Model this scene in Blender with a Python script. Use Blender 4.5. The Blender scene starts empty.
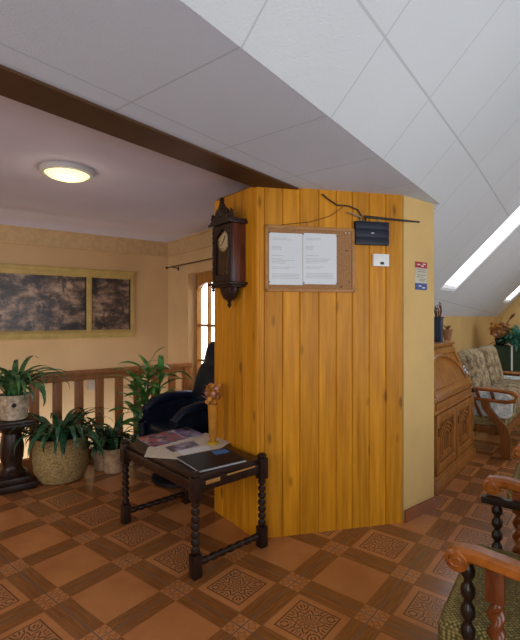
import bpy, bmesh, math, random
from mathutils import Vector, Matrix
random.seed(7)
SC = bpy.context.scene
COL = SC.collection

# ------------------------------------------------------------ camera, world, lights, exposure
F = 440.0; H = 1.45
cam_d = bpy.data.cameras.new('camera'); cam = bpy.data.objects.new('camera', cam_d); COL.objects.link(cam)
cam.location = (0, 0, H); cam.rotation_euler = (math.pi/2, 0, 0)
cam_d.sensor_fit = 'VERTICAL'; cam_d.sensor_height = 36; cam_d.lens = 36*F/640; cam_d.shift_y = -3/640
cam_d.clip_start = 0.05
SC.camera = cam
SC.view_settings.view_transform = 'Standard'; SC.view_settings.look = 'None'
SC.view_settings.gamma = 1; SC.view_settings.use_curve_mapping = False
SC.view_settings.exposure = -0.12
w = bpy.data.worlds.new('sky'); SC.world = w; w.use_nodes = True
w.node_tree.nodes['Background'].inputs[0].default_value = (0.86, 0.93, 1.0, 1)
w.node_tree.nodes['Background'].inputs[1].default_value = 4.0

cR, sR = .7826, .6225
def rs(r, s, z=0): return Vector((sR*r + cR*s, cR*r - sR*s, z))       # axes of roof and floor tiles
def nn(a, b, z=0): return Vector((.8*a - .6*b, .6*a + .8*b, z))       # axes of the outer walls
ROT_R = math.atan2(cR, sR)
ROT_N = math.atan2(.6, .8)

def area(name, loc, target, sx, sy, power, col, spread=180):
    l = bpy.data.lights.new(name, 'AREA'); l.shape = 'RECTANGLE'; l.size = sx; l.size_y = sy
    l.energy = power; l.color = col; l.spread = math.radians(spread)
    o = bpy.data.objects.new(name, l); COL.objects.link(o); o.location = loc
    o.rotation_euler = (Vector(target) - Vector(loc)).to_track_quat('-Z', 'Y').to_euler()
    return o
area('rear_fill', rs(-2.2, .9, 1.6), rs(3.0, -.6, 1.9), 2.2, 1.6, 60, (.86, .93, 1.0))  # added fill behind the camera; the rear wall has no window
area('right_fill', rs(1.6, 2.1, 1.4), rs(1.6, -1.2, 2.0), 2.6, 1.3, 66, (.80, .90, 1.0))  # added cool fill from the right for slope and soffit, no opening there
area('right_far_fill', rs(6.6, 2.1, 1.6), rs(6.4, -1.2, 1.0), 2.4, 1.3, 50, (.86, .93, 1.0))  # unseen fill added for the far end, in front of a closed wall
area('left_fill', nn(-2.3, 2.2, 1.6), nn(1.4, 4.6, 1.2), 1.6, 1.2, 34, (1.0, .93, .84))  # unseen warm fill lamp by the windowless left wall
area('stairwell_fill', nn(.2, 5.02, -1.1), nn(.2, 5.15, .6), 2.6, .3, 16, (1.0, .92, .80))  # hidden fill added below floor level to brighten the wall behind the balusters

# ------------------------------------------------------------ materials
def newmat(name):
    m = bpy.data.materials.new(name); m.use_nodes = True
    nt = m.node_tree; return m, nt, nt.nodes['Principled BSDF']
def N(nt, typ, **kw):
    n = nt.nodes.new(typ)
    for k, v in kw.items(): setattr(n, k, v)
    return n
def L(nt, a, b): nt.links.new(a, b)
def math_n(nt, op, a, b=None, c=None):
    n = N(nt, 'ShaderNodeMath', operation=op)
    for i, v in enumerate((a, b, c)):
        if v is None: continue
        if isinstance(v, (int, float)): n.inputs[i].default_value = v
        else: L(nt, v, n.inputs[i])
    return n.outputs[0]
def mix(nt, fac, a, b):
    n = N(nt, 'ShaderNodeMix', data_type='RGBA')
    if isinstance(fac, (int, float)): n.inputs[0].default_value = fac
    else: L(nt, fac, n.inputs[0])
    for i, v in ((6, a), (7, b)):
        if isinstance(v, tuple): n.inputs[i].default_value = (*v, 1)
        else: L(nt, v, n.inputs[i])
    return n.outputs[2]
def coords(nt, scale=(1, 1, 1), rot=(0, 0, 0), which='Object'):
    tc = N(nt, 'ShaderNodeTexCoord'); mp = N(nt, 'ShaderNodeMapping')
    mp.inputs['Scale'].default_value = scale; mp.inputs['Rotation'].default_value = rot
    L(nt, tc.outputs[which], mp.inputs[0]); return mp.outputs[0]
def noise(nt, vec, scale=5, detail=4, rough=.55):
    n = N(nt, 'ShaderNodeTexNoise'); n.inputs['Scale'].default_value = scale
    n.inputs['Detail'].default_value = detail; n.inputs['Roughness'].default_value = rough
    L(nt, vec, n.inputs['Vector']); return n.outputs[0]
def ramp(nt, fac, stops):
    r = N(nt, 'ShaderNodeValToRGB'); e = r.color_ramp.elements
    while len(e) < len(stops): e.new(.5)
    for el, (p, c) in zip(e, stops): el.position = p; el.color = (*c, 1)
    L(nt, fac, r.inputs[0]); return r.outputs[0]
def bump(nt, bs, h, strength=.3, dist=.01):
    b = N(nt, 'ShaderNodeBump'); b.inputs['Strength'].default_value = strength; b.inputs['Distance'].default_value = dist
    L(nt, h, b.inputs['Height']); L(nt, b.outputs[0], bs.inputs['Normal'])
def plain(name, c, rough=.5, var=.12, scale=8, metal=0, bmp=0, bscale=60, coat=0):
    m, nt, bs = newmat(name); v = coords(nt)
    n = noise(nt, v, scale)
    lo = tuple(x*(1-var) for x in c); hi = tuple(min(1, x*(1+var)) for x in c)
    L(nt, ramp(nt, n, [(.3, lo), (.7, hi)]), bs.inputs['Base Color'])
    bs.inputs['Roughness'].default_value = rough; bs.inputs['Metallic'].default_value = metal
    bs.inputs['Coat Weight'].default_value = coat; bs.inputs['Specular IOR Level'].default_value = .32
    if bmp: bump(nt, bs, noise(nt, v, bscale, 3), bmp, .004)
    return m
def wood(name, dark, light, scale=(30, 30, 2), rough=.4, knots=False, attr=False, coat=0., rot=(0, 0, 0)):
    m, nt, bs = newmat(name); v = coords(nt, scale, rot)
    n = noise(nt, v, 1.0, 6, .6)
    col = ramp(nt, n, [(.3, dark), (.68, light)])
    if attr:
        a = N(nt, 'ShaderNodeAttribute', attribute_name='tone')
        hs = N(nt, 'ShaderNodeHueSaturation'); L(nt, a.outputs['Fac'], hs.inputs['Value']); L(nt, col, hs.inputs['Color']); col = hs.outputs[0]
    if knots:
        kv = coords(nt, (9, 9, 3.2)); vo = N(nt, 'ShaderNodeTexVoronoi'); vo.inputs['Scale'].default_value = 1; L(nt, kv, vo.inputs['Vector'])
        k = ramp(nt, vo.outputs['Distance'], [(.08, (1, 1, 1)), (.19, (0, 0, 0))])
        sel = math_n(nt, 'GREATER_THAN', N_sep(nt, vo.outputs['Color']), .5)
        col = mix(nt, math_n(nt, 'MULTIPLY', math_n(nt, 'MULTIPLY', k, sel), .7), col, tuple(x*.28 for x in dark))
    L(nt, col, bs.inputs['Base Color']); bs.inputs['Roughness'].default_value = rough; bs.inputs['Specular IOR Level'].default_value = .28
    bs.inputs['Coat Weight'].default_value = coat; bs.inputs['Coat Roughness'].default_value = .2
    bump(nt, bs, n, .12, .003)
    return m
def N_sep(nt, c):
    s = N(nt, 'ShaderNodeSeparateColor'); L(nt, c, s.inputs[0]); return s.outputs[0]

def tile_material(name, medallion):
    m, nt, bs = newmat(name)
    uv = N(nt, 'ShaderNodeUVMap', uv_map='UVMap'); sp = N(nt, 'ShaderNodeSeparateXYZ'); L(nt, uv.outputs[0], sp.inputs[0])
    M = lambda op, a, b=None, c=None: math_n(nt, op, a, b, c)
    u = M('SUBTRACT', sp.outputs[0], .5); v = M('SUBTRACT', sp.outputs[1], .5)
    au, av = M('ABSOLUTE', u), M('ABSOLUTE', v); mx = M('MAXIMUM', au, av); mn = M('MINIMUM', au, av)
    ov = coords(nt); big = noise(nt, ov, 3.0, 3); fine = noise(nt, ov, 40, 4)
    terra = ramp(nt, big, [(.3, (.40, .148, .046)), (.7, (.53, .215, .072))])
    # wood-like strips, grain running along the strip
    cu = N(nt, 'ShaderNodeCombineXYZ'); L(nt, M('MULTIPLY', u, 3), cu.inputs[0]); L(nt, M('MULTIPLY', v, 45), cu.inputs[1])
    cv = N(nt, 'ShaderNodeCombineXYZ'); L(nt, M('MULTIPLY', u, 45), cv.inputs[0]); L(nt, M('MULTIPLY', v, 3), cv.inputs[1])
    ad = N(nt, 'ShaderNodeVectorMath', operation='SCALE'); L(nt, ov, ad.inputs[0]); ad.inputs['Scale'].default_value = 2.0
    def grain(c):
        a = N(nt, 'ShaderNodeVectorMath', operation='ADD'); L(nt, c.outputs[0], a.inputs[0]); L(nt, ad.outputs[0], a.inputs[1])
        return noise(nt, a.outputs[0], 1.0, 4)
    horiz = M('GREATER_THAN', av, au)
    gsel = N(nt, 'ShaderNodeMix', data_type='FLOAT'); L(nt, horiz, gsel.inputs[0]); L(nt, grain(cv), gsel.inputs[2]); L(nt, grain(cu), gsel.inputs[3])
    strip = ramp(nt, gsel.outputs[0], [(.3, (.18, .062, .017)), (.7, (.31, .122, .034))])
    col = mix(nt, M('GREATER_THAN', mx, .355), terra, strip)
    # corner squares with a small dark motif
    cx = M('SUBTRACT', mn, .42); cy = M('SUBTRACT', mx, .42)
    cr = M('SQRT', M('ADD', M('MULTIPLY', cx, cx), M('MULTIPLY', cy, cy)))
    cang = M('ARCTAN2', cy, cx)
    pet = M('LESS_THAN', M('ABSOLUTE', M('SUBTRACT', cr, M('MULTIPLY_ADD', M('COSINE', M('MULTIPLY', cang, 4)), .014, .036))), .008)
    ccol = mix(nt, M('MULTIPLY', pet, .55), terra, (.07, .035, .02))
    col = mix(nt, M('GREATER_THAN', mn, .355), col, ccol)
    if medallion:
        rad = M('SQRT', M('ADD', M('MULTIPLY', u, u), M('MULTIPLY', v, v))); ang = M('ARCTAN2', v, u)
        ins = M('LESS_THAN', mx, .232)
        petal = M('MULTIPLY_ADD', M('COSINE', M('MULTIPLY', ang, 8)), .03, M('MULTIPLY', rad, 1.0))
        rings = M('GREATER_THAN', M('SINE', M('MULTIPLY', petal, 95)), .25)
        inner = M('LESS_THAN', rad, .19)
        # small corner scrolls
        qx = M('SUBTRACT', au, .178); qy = M('SUBTRACT', av, .178); qr = M('SQRT', M('ADD', M('MULTIPLY', qx, qx), M('MULTIPLY', qy, qy)))
        scroll = M('GREATER_THAN', M('SINE', M('MULTIPLY_ADD', qr, 150, M('MULTIPLY', ang, 2))), .2)
        sg = N(nt, 'ShaderNodeMix', data_type='FLOAT'); L(nt, inner, sg.inputs[0]); L(nt, scroll, sg.inputs[2]); L(nt, rings, sg.inputs[3])
        spokes = M('GREATER_THAN', M('ABSOLUTE', M('SINE', M('MULTIPLY', ang, 8))), .22)
        pat = M('MULTIPLY', M('MULTIPLY', sg.outputs[0], ins), spokes)
        line = M('LESS_THAN', M('ABSOLUTE', M('SUBTRACT', mx, .25)), .009)
        line2 = M('MULTIPLY', M('LESS_THAN', mx, .355), M('GREATER_THAN', mx, .335))
        col = mix(nt, M('MULTIPLY', M('MAXIMUM', pat, line), .82), mix(nt, M('MULTIPLY', ins, .25), col, (.34, .17, .09)), (.055, .028, .017))
        col = mix(nt, M('MULTIPLY', line2, .6), col, (.1, .04, .02))
    col = mix(nt, M('MULTIPLY', M('SUBTRACT', fine, .35), .15), col, (.16, .08, .05))
    col = mix(nt, M('GREATER_THAN', mx, .4925), col, (.15, .10, .075))
    L(nt, col, bs.inputs['Base Color'])
    L(nt, M('MULTIPLY_ADD', fine, .12, .18), bs.inputs['Roughness'])
    bs.inputs['Specular IOR Level'].default_value = .5
    bump(nt, bs, M('LESS_THAN', mx, .4925), .35, .002)
    return m

def ceiling_tile_material(name, c, rseams, rstep, sstep, soff, skew=0.):
    """foam ceiling boards with thin seams across (every .555 m along r) and along it"""
    m, nt, bs = newmat(name); v = coords(nt); sp = N(nt, 'ShaderNodeSeparateXYZ'); L(nt, v, sp.inputs[0])
    M = lambda op, a, b=None, cc=None: math_n(nt, op, a, b, cc)
    r = M('ADD', M('MULTIPLY', sp.outputs[0], sR), M('MULTIPLY', sp.outputs[1], cR))
    s = M('SUBTRACT', M('MULTIPLY', sp.outputs[0], cR), M('MULTIPLY', sp.outputs[1], sR))
    s = M('ADD', s, M('MULTIPLY', r, skew))
    def seam(x, off, step, wd):
        q = M('FRACT', M('DIVIDE', M('SUBTRACT', x, off - step*40), step))
        return M('LESS_THAN', M('ABSOLUTE', M('SUBTRACT', q, .5)), wd/step), q
    a, _ = seam(r, rseams + rstep/2, rstep, .004)
    b, _ = seam(s, soff + sstep/2, sstep, .0035)
    sm = M('MAXIMUM', a, b)
    tex = noise(nt, v, 130, 3, .7); big = noise(nt, v, 1.2, 2)
    base = ramp(nt, big, [(.3, tuple(x*.95 for x in c)), (.7, c)])
    L(nt, mix(nt, M('MULTIPLY', sm, .5), base, tuple(x*.55 for x in c)), bs.inputs['Base Color'])
    bs.inputs['Roughness'].default_value = .9
    bump(nt, bs, M('MULTIPLY_ADD', sm, -1.0, M('MULTIPLY', tex, .9)), .7, .005)
    return m

PLAS = plain('cream_plaster', (.62, .42, .22), .85, .06, 2.5, bmp=.15, bscale=90)
PLAS_C = plain('ochre_plaster', (.66, .44, .17), .85, .07, 3, bmp=.3, bscale=120)
FRIEZE = None
def make_frieze():
    m, nt, bs = newmat('frieze_border'); v = coords(nt)
    vo = N(nt, 'ShaderNodeTexVoronoi', feature='SMOOTH_F1'); vo.inputs['Scale'].default_value = 22; L(nt, v, vo.inputs['Vector'])
    L(nt, ramp(nt, vo.outputs['Distance'], [(.25, (.59, .40, .205)), (.6, (.53, .355, .18))]), bs.inputs['Base Color'])
    bs.inputs['Roughness'].default_value = .85; bump(nt, bs, vo.outputs['Distance'], .5, .006); return m
FRIEZE = make_frieze()
CEIL_L = plain('white_ceiling_paint', (.60, .57, .70), .9, .04, 2)
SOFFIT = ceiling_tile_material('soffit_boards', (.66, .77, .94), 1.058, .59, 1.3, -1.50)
SLOPE = ceiling_tile_material('slope_boards', (.68, .72, .75), 1.68, .616, .80, -.642, .035)
BEAMW = wood('brown_beam_wood', (.055, .024, .010), (.10, .044, .017), (3, 3, 25), .6)
PINE = wood('varnished_pine', (.46, .165, .004), (.72, .31, .012), (26, 26, 1.6), .48, True, True, .0)
GROOVE = plain('groove_shadow_wood', (.22, .09, .012), .6)
SKIRT = plain('terracotta_skirting', (.25, .075, .022), .4, .15, 6)
RAILW = wood('railing_wood', (.27, .10, .034), (.41, .175, .062), (20, 20, 3), .4)
DARKW = wood('dark_stained_wood', (.010, .005, .004), (.035, .015, .009), (20, 20, 4), .32, coat=.08)
DARKT = wood('dark_table_top_wood', (.014, .007, .005), (.045, .019, .012), (8, 30, 8), .3, coat=.08)
WORN = plain('worn_bare_wood', (.42, .2, .05), .5)
CLOCKW = wood('clock_mahogany', (.03, .007, .004), (.15, .036, .014), (40, 40, 4), .35, coat=.1)
CLOCKD = wood('clock_dark_wood', (.014, .007, .005), (.035, .015, .01), (30, 30, 6), .4)
OAK = wood('honey_oak', (.24, .082, .013), (.43, .17, .032), (25, 25, 3), .38, coat=.08)
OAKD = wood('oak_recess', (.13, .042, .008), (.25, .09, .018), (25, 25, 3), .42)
ARMW = wood('glossy_chestnut_wood', (.19, .048, .005), (.40, .12, .016), (25, 8, 25), .28, coat=.2)
TWISTW = wood('reddish_brown_wood', (.09, .022, .006), (.22, .058, .014), (25, 25, 6), .25, coat=.25)
BLACKW = wood('black_bobbin_wood', (.008, .005, .004), (.022, .012, .008), (25, 25, 6), .3, coat=.08)
WINW = wood('window_frame_wood', (.34, .15, .035), (.50, .25, .07), (25, 25, 3), .4)
GOLD = plain('dull_gold_frame', (.46, .33, .11), .45, .15, 10)
LEATH = plain('black_leather', (.007, .012, .026), .26, .2, 20, bmp=.15, bscale=150)  # navy tint in the base colour stands in for a bluish sheen
BLACKP = plain('black_plastic', (.012, .012, .014), .4)
WHITEP = plain('white_plastic', (.78, .78, .76), .4, .03)
PAPER = plain('white_paper', (.70, .74, .78), .8, .03, 4)
CORKF = wood('cork_frame_wood', (.34, .16, .05), (.46, .23, .08), (20, 20, 20), .5)
METAL = plain('grey_metal', (.32, .32, .32), .35, .1, metal=.8)
BRASS = plain('dark_bronze_rod', (.10, .06, .03), .4, .1, metal=.6)
SOIL = plain('dark_soil', (.03, .02, .013), .9, .4, 30)
CERAM = None
def speckle(name, a, b, scale, rough=.7, bm=.4, lo=.4, hi=.62):
    m, nt, bs = newmat(name); v = coords(nt); n = noise(nt, v, scale, 5, .7)
    L(nt, ramp(nt, n, [(lo, a), (hi, b)]), bs.inputs['Base Color']); bs.inputs['Roughness'].default_value = rough
    if bm: bump(nt, bs, n, bm, .006)
    return m
CERAM = speckle('cream_ceramic_relief', (.30, .22, .15), (.62, .52, .40), 26)
WICKER = speckle('straw_basket_weave', (.22, .14, .05), (.50, .36, .15), 60, .8, .8)
POTC = speckle('pale_clay_pot', (.33, .21, .12), (.52, .36, .22), 14)
TERRA = plain('terracotta_clay', (.36, .16, .07), .8)
def leaf_mat(name, a, b, rough=.35):
    m, nt, bs = newmat(name); n = noise(nt, coords(nt), 14, 3)
    L(nt, ramp(nt, n, [(.35, a), (.65, b)]), bs.inputs['Base Color']); bs.inputs['Roughness'].default_value = rough
    return m
LEAF = leaf_mat('green_strap_leaf', (.018, .075, .022), (.085, .22, .07))
LEAF_D = leaf_mat('deep_green_leaf', (.012, .05, .022), (.05, .14, .065), .25)
LEAF_B = leaf_mat('bright_green_leaf', (.03, .13, .02), (.10, .30, .07), .3)
LEAF_T = leaf_mat('teal_green_leaf', (.02, .12, .08), (.12, .36, .25), .35)
STEM = plain('plant_cane', (.10, .13, .04), .6)
DRYO = speckle('dried_orange_petals', (.36, .13, .015), (.66, .29, .04), 30, .8)
DRYP = speckle('dried_pink_petals', (.45, .20, .14), (.62, .34, .26), 30, .8)
TWIG = plain('brown_twig', (.16, .07, .03), .8)
OLIVE = None
def woven(name, a, b, scale):
    m, nt, bs = newmat(name); v = coords(nt, (scale, scale, scale), (0, 0, ROT_R))
    vo = N(nt, 'ShaderNodeTexVoronoi'); vo.inputs['Scale'].default_value = 1; vo.inputs['Randomness'].default_value = .25; L(nt, v, vo.inputs['Vector'])
    L(nt, ramp(nt, vo.outputs['Distance'], [(.25, b), (.6, a)]), bs.inputs['Base Color']); bs.inputs['Roughness'].default_value = .95
    bump(nt, bs, vo.outputs['Distance'], .8, -.006); return m
OLIVE = woven('olive_woven_upholstery', (.09, .065, .016), (.36, .28, .085), 85)
def floral(name, a, b, c, scale=9):
    m, nt, bs = newmat(name); v = coords(nt)
    n1 = noise(nt, v, scale, 5, .65); n2 = noise(nt, v, scale*1.9, 3, .6)
    col = ramp(nt, n1, [(.38, a), (.5, b), (.62, c)])
    col = mix(nt, ramp(nt, n2, [(.55, (0, 0, 0)), (.62, (.7, .7, .7))]), col, a)
    L(nt, col, bs.inputs['Base Color']); bs.inputs['Roughness'].default_value = .9; bump(nt, bs, n2, .3, .006); return m
FLORAL = floral('tapestry_floral', (.10, .065, .03), (.30, .21, .11), (.42, .33, .20), 11)
FLORAL_D = floral('dark_tapestry_floral', (.05, .045, .02), (.22, .16, .06), (.36, .27, .10), 13)
PALEC = floral('pale_patterned_cloth', (.42, .50, .50), (.70, .76, .74), (.85, .88, .86), 16)
LACE = plain('cream_lace', (.62, .56, .46), .9, .12, 60, bmp=.4, bscale=200)
GREENW = plain('dark_green_wrap', (.025, .05, .022), .7, .2, 12)
MAROON = plain('dark_maroon_wood', (.05, .018, .014), .4)
BLUEG = plain('blue_grey_ceramic', (.035, .05, .085), .4)
def print_mat(name, cols, scale):
    m, nt, bs = newmat(name); v = coords(nt); vo = N(nt, 'ShaderNodeTexVoronoi', distance='CHEBYCHEV'); vo.inputs['Scale'].default_value = scale
    L(nt, v, vo.inputs['Vector']); x = N_sep(nt, vo.outputs['Color'])
    r = ramp(nt, x, [(i/len(cols), c) for i, c in enumerate(cols)])
    nt.nodes[-1].color_ramp.interpolation = 'CONSTANT' if hasattr(nt.nodes[-1], 'color_ramp') else None
    L(nt, r, bs.inputs['Base Color']); bs.inputs['Roughness'].default_value = .3; return m
MAG1 = print_mat('pink_magazine_cover', [(.34, .05, .07), (.16, .11, .22), (.42, .36, .40), (.04, .04, .08), (.36, .09, .12)], 26)
MAG2 = print_mat('lilac_magazine_cover', [(.20, .13, .32), (.12, .08, .20), (.34, .28, .44)], 18)
MAG3 = print_mat('dark_booklet_cover', [(.05, .04, .09), (.20, .16, .30), (.40, .36, .48), (.06, .05, .10)], 24)
GLOSSB = plain('glossy_black_cover', (.004, .005, .010), .5, .1)
PAGEG = plain('grey_page_edges', (.34, .34, .36), .7, .05)
BLUEST = plain('blue_sticker', (.02, .16, .42), .4)
AMBER = plain('amber_glass_base', (.45, .28, .02), .12, .2)
REDP = plain('red_print', (.36, .015, .02), .5); BLUEP = plain('blue_print', (.02, .06, .22), .5)
PALEP = plain('pale_print', (.50, .47, .36), .5)
NAVY = plain('navy_plastic', (.008, .011, .024), .45, .1)

def pane_mat():
    m, nt, bs = newmat('window_glass'); out = nt.nodes['Material Output']
    t = N(nt, 'ShaderNodeBsdfTransparent'); g = N(nt, 'ShaderNodeBsdfGlossy'); g.inputs['Roughness'].default_value = .05
    mx = N(nt, 'ShaderNodeMixShader'); mx.inputs[0].default_value = .06
    L(nt, t.outputs[0], mx.inputs[1]); L(nt, g.outputs[0], mx.inputs[2]); L(nt, mx.outputs[0], out.inputs[0]); return m
PANE = pane_mat()
def emit(name, c, s):
    m, nt, bs = newmat(name); bs.inputs['Base Color'].default_value = (*c, 1); bs.inputs['Emission Color'].default_value = (*c, 1)
    bs.inputs['Emission Strength'].default_value = s; return m
LAMPG = emit('lit_lamp_glass', (1.0, .86, .42), 1.5)
LED = plain('pale_marking', (.5, .55, .62), .4)
def painting():
    m, nt, bs = newmat('old_landscape_print'); v = coords(nt, (1, 1, 2.0))
    n1 = noise(nt, v, 3.5, 8, .68); n2 = noise(nt, coords(nt, (1, 1, .6)), 11, 5, .7)
    col = ramp(nt, n1, [(.36, (.02, .015, .014)), (.46, (.09, .06, .045)), (.54, (.26, .165, .11)), (.66, (.52, .36, .25))])
    col = mix(nt, ramp(nt, n2, [(.50, (0, 0, 0)), (.58, (.85, .85, .85))]), col, (.025, .018, .02))
    L(nt, col, bs.inputs['Base Color']); bs.inputs['Roughness'].default_value = .35; return m
PAINT = painting()
def cork():
    m, nt, bs = newmat('cork'); n = noise(nt, coords(nt), 90, 4, .7)
    L(nt, ramp(nt, n, [(.3, (.24, .11, .04)), (.7, (.44, .23, .10))]), bs.inputs['Base Color']); bs.inputs['Roughness'].default_value = .9; return m
CORK = cork()
GREYTXT = plain('grey_text_ink', (.50, .51, .53), .8, .1)

# ------------------------------------------------------------ mesh helpers
class MB:
    def __init__(s): s.bm = bmesh.new(); s.mi = 0; s.tone = 1.0; s.lay = s.bm.faces.layers.float.new('tone_f')
    def mat(s, i): s.mi = i; return s
    def _faces(s, fs):
        for f in fs: f.material_index = s.mi; f[s.lay] = s.tone
    def merge(s, b, M=None):
        if M is not None: b.transform(M)
        vm = {v: s.bm.verts.new(v.co) for v in b.verts}
        out = []
        for f in b.faces:
            try: out.append(s.bm.faces.new([vm[v] for v in f.verts]))
            except ValueError: pass
        b.free(); s._faces(out); return s
    def box(s, c, d, bev=0, rz=0, M=None):
        b = bmesh.new(); bmesh.ops.create_cube(b, size=1)
        b.transform(Matrix.Diagonal((d[0], d[1], d[2], 1)))
        if bev: bmesh.ops.bevel(b, geom=b.edges[:], offset=min(bev, min(d)*.45), segments=2, affect='EDGES', profile=.6)
        T = Matrix.Translation(c) @ Matrix.Rotation(rz, 4, 'Z')
        return s.merge(b, T @ M if M is not None else T)
    def bar(s, p, q, wd, th, bev=0, up=(0, 0, 1)):
        p, q = Vector(p), Vector(q); d = q - p; l = d.length; x = d.normalized()
        y = Vector(up).cross(x)
        if y.length < 1e-4: y = Vector((0, 1, 0)).cross(x)
        y.normalize(); z = x.cross(y)
        b = bmesh.new(); bmesh.ops.create_cube(b, size=1); b.transform(Matrix.Diagonal((l, wd, th, 1)))
        if bev: bmesh.ops.bevel(b, geom=b.edges[:], offset=min(bev, wd*.45, th*.45), segments=2, affect='EDGES', profile=.6)
        Mx = Matrix((x, y, z)).transposed().to_4x4(); Mx.translation = (p + q)/2
        return s.merge(b, Mx)
    def prism(s, poly, z0, z1):
        b = bmesh.new(); lo = [b.verts.new((x, y, z0)) for x, y in poly]; hi = [b.verts.new((x, y, z1)) for x, y in poly]
        n = len(poly); b.faces.new(hi); b.faces.new(lo[::-1])
        for i in range(n): b.faces.new((lo[i], lo[(i+1) % n], hi[(i+1) % n], hi[i]))
        bmesh.ops.recalc_face_normals(b, faces=b.faces[:]); return s.merge(b)
    def slab(s, poly, d, M=None):
        """polygon in x,z extruded along +y by d"""
        b = bmesh.new(); lo = [b.verts.new((x, 0, z)) for x, z in poly]; hi = [b.verts.new((x, d, z)) for x, z in poly]
        n = len(poly); b.faces.new(hi); b.faces.new(lo[::-1])
        for i in range(n): b.faces.new((lo[i], lo[(i+1) % n], hi[(i+1) % n], hi[i]))
        bmesh.ops.recalc_face_normals(b, faces=b.faces[:]); return s.merge(b, M)
    def lathe(s, prof, c=(0, 0, 0), n=20, M=None):
        b = bmesh.new(); rings = []
        for r, z in prof:
            if r < 1e-5: rings.append([b.verts.new((0, 0, z))])
            else: rings.append([b.verts.new((r*math.cos(2*math.pi*i/n), r*math.sin(2*math.pi*i/n), z)) for i in range(n)])
        for a, e in zip(rings, rings[1:]):
            for i in range(n):
                j = (i+1) % n
                if len(a) == 1 and len(e) == 1: continue
                if len(a) == 1: b.faces.new((a[0], e[j], e[i]))
                elif len(e) == 1: b.faces.new((a[i], a[j], e[0]))
                else: b.faces.new((a[i], a[j], e[j], e[i]))
        if len(rings[0]) > 1: b.faces.new(rings[0][::-1])
        if len(rings[-1]) > 1: b.faces.new(rings[-1])
        bmesh.ops.recalc_face_normals(b, faces=b.faces[:])
        T = Matrix.Translation(c); return s.merge(b, T @ M if M is not None else T)
    def tube(s, pts, rad, n=10, flat=1.0):
        pts = [Vector(p) for p in pts]; m = len(pts)
        rad = rad if isinstance(rad, (list, tuple)) else [rad]*m
        b = bmesh.new(); rings = []; up = Vector((0, 0, 1))
        for i, p in enumerate(pts):
            t = (pts[min(i+1, m-1)] - pts[max(i-1, 0)]).normalized()
            x = up.cross(t)
            if x.length < .05: x = Vector((1, 0, 0)).cross(t)
            x.normalize(); y = t.cross(x)
            rings.append([b.verts.new(p + rad[i]*(math.cos(2*math.pi*k/n)*x + flat*math.sin(2*math.pi*k/n)*y)) for k in range(n)])
        for a, e in zip(rings, rings[1:]):
            for i in range(n): b.faces.new((a[i], a[(i+1) % n], e[(i+1) % n], e[i]))
        b.faces.new(rings[0][::-1]); b.faces.new(rings[-1])
        bmesh.ops.recalc_face_normals(b, faces=b.faces[:]); return s.merge(b)
    def puff(s, c, d, e=.35, M=None, n=20, m=12, sag=None):
        """superellipsoid cushion"""
        def sg(x, p): return math.copysign(abs(x)**p, x)
        b = bmesh.new(); rings = []
        for i in range(m+1):
            ph = -math.pi/2 + math.pi*i/m
            if i in (0, m): rings.append([b.verts.new((0, 0, d[2]/2*sg(math.sin(ph), 1)))]); continue
            rings.append([b.verts.new((d[0]/2*sg(math.cos(ph), e)*sg(math.cos(t), e), d[1]/2*sg(math.cos(ph), e)*sg(math.sin(t), e), d[2]/2*sg(math.sin(ph), max(e, .5))))
                          for t in (2*math.pi*(k+.5)/n for k in range(n))])
        for a, q in zip(rings, rings[1:]):
            for i in range(n):
                j = (i+1) % n
                if len(a) == 1: b.faces.new((a[0], q[j], q[i]))
                elif len(q) == 1: b.faces.new((a[i], a[j], q[0]))
                else: b.faces.new((a[i], a[j], q[j], q[i]))
        bmesh.ops.recalc_face_normals(b, faces=b.faces[:])
        T = Matrix.Translation(c); return s.merge(b, T @ M if M is not None else T)
    def blade(s, base, az, length, rise, droop, wd, segs=9, twist=0):
        """arching strap leaf with a folded midrib"""
        b = bmesh.new(); p = Vector(base); rows = []; el = rise
        side = Vector((-math.sin(az), math.cos(az), 0))
        for i in range(segs+1):
            t = i/segs
            d = Vector((math.cos(az)*math.cos(el), math.sin(az)*math.cos(el), math.sin(el)))
            up = side.cross(d); ww = wd*(.55 + 1.1*t - 1.6*t*t) if t < 1 else .0006
            ww = max(.0006, wd*math.sin(math.pi*min(1, .18 + .82*t))**.8) if t < 1 else .0006
            sd = side*math.cos(twist*t) + up*math.sin(twist*t)
            rows.append([b.verts.new(p - sd*ww/2 + up*-.12*ww), b.verts.new(p.copy() + up*.0), b.verts.new(p + sd*ww/2 + up*-.12*ww)])
            p = p + d*(length/segs); el -= droop/segs*(.4 + 1.2*t)
        for a, e in zip(rows, rows[1:]):
            b.faces.new((a[0], a[1], e[1], e[0])); b.faces.new((a[1], a[2], e[2], e[1]))
        return s.merge(b)
    def build(s, name, mats, parent=None, smooth=35, loc=None):
        me = bpy.data.meshes.new(name)
        tones = [f[s.lay] for f in s.bm.faces]
        s.bm.to_mesh(me); s.bm.free()
        at = me.attributes.new('tone', 'FLOAT', 'FACE')
        at.data.foreach_set('value', tones)
        if 'tone_f' in me.attributes: me.attributes.remove(me.attributes['tone_f'])
        for m in (mats if isinstance(mats, (list, tuple)) else [mats]): me.materials.append(m)
        for p in me.polygons: p.use_smooth = True
        me.set_sharp_from_angle(angle=math.radians(smooth))
        o = bpy.data.objects.new(name, me); COL.objects.link(o)
        if parent is not None: o.parent = parent
        if loc is not None: o.location = loc
        return o
def tag(o, label, cat, group=None):
    o['label'] = label; o['category'] = cat
    if group: o['group'] = group
    return o
def thing(name, label, cat, loc=(0, 0, 0), rz=0, group=None):
    o = bpy.data.objects.new(name, None); COL.objects.link(o); o.empty_display_size = .1
    o.location = loc; o.rotation_euler = (0, 0, rz); return tag(o, label, cat, group)
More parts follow.
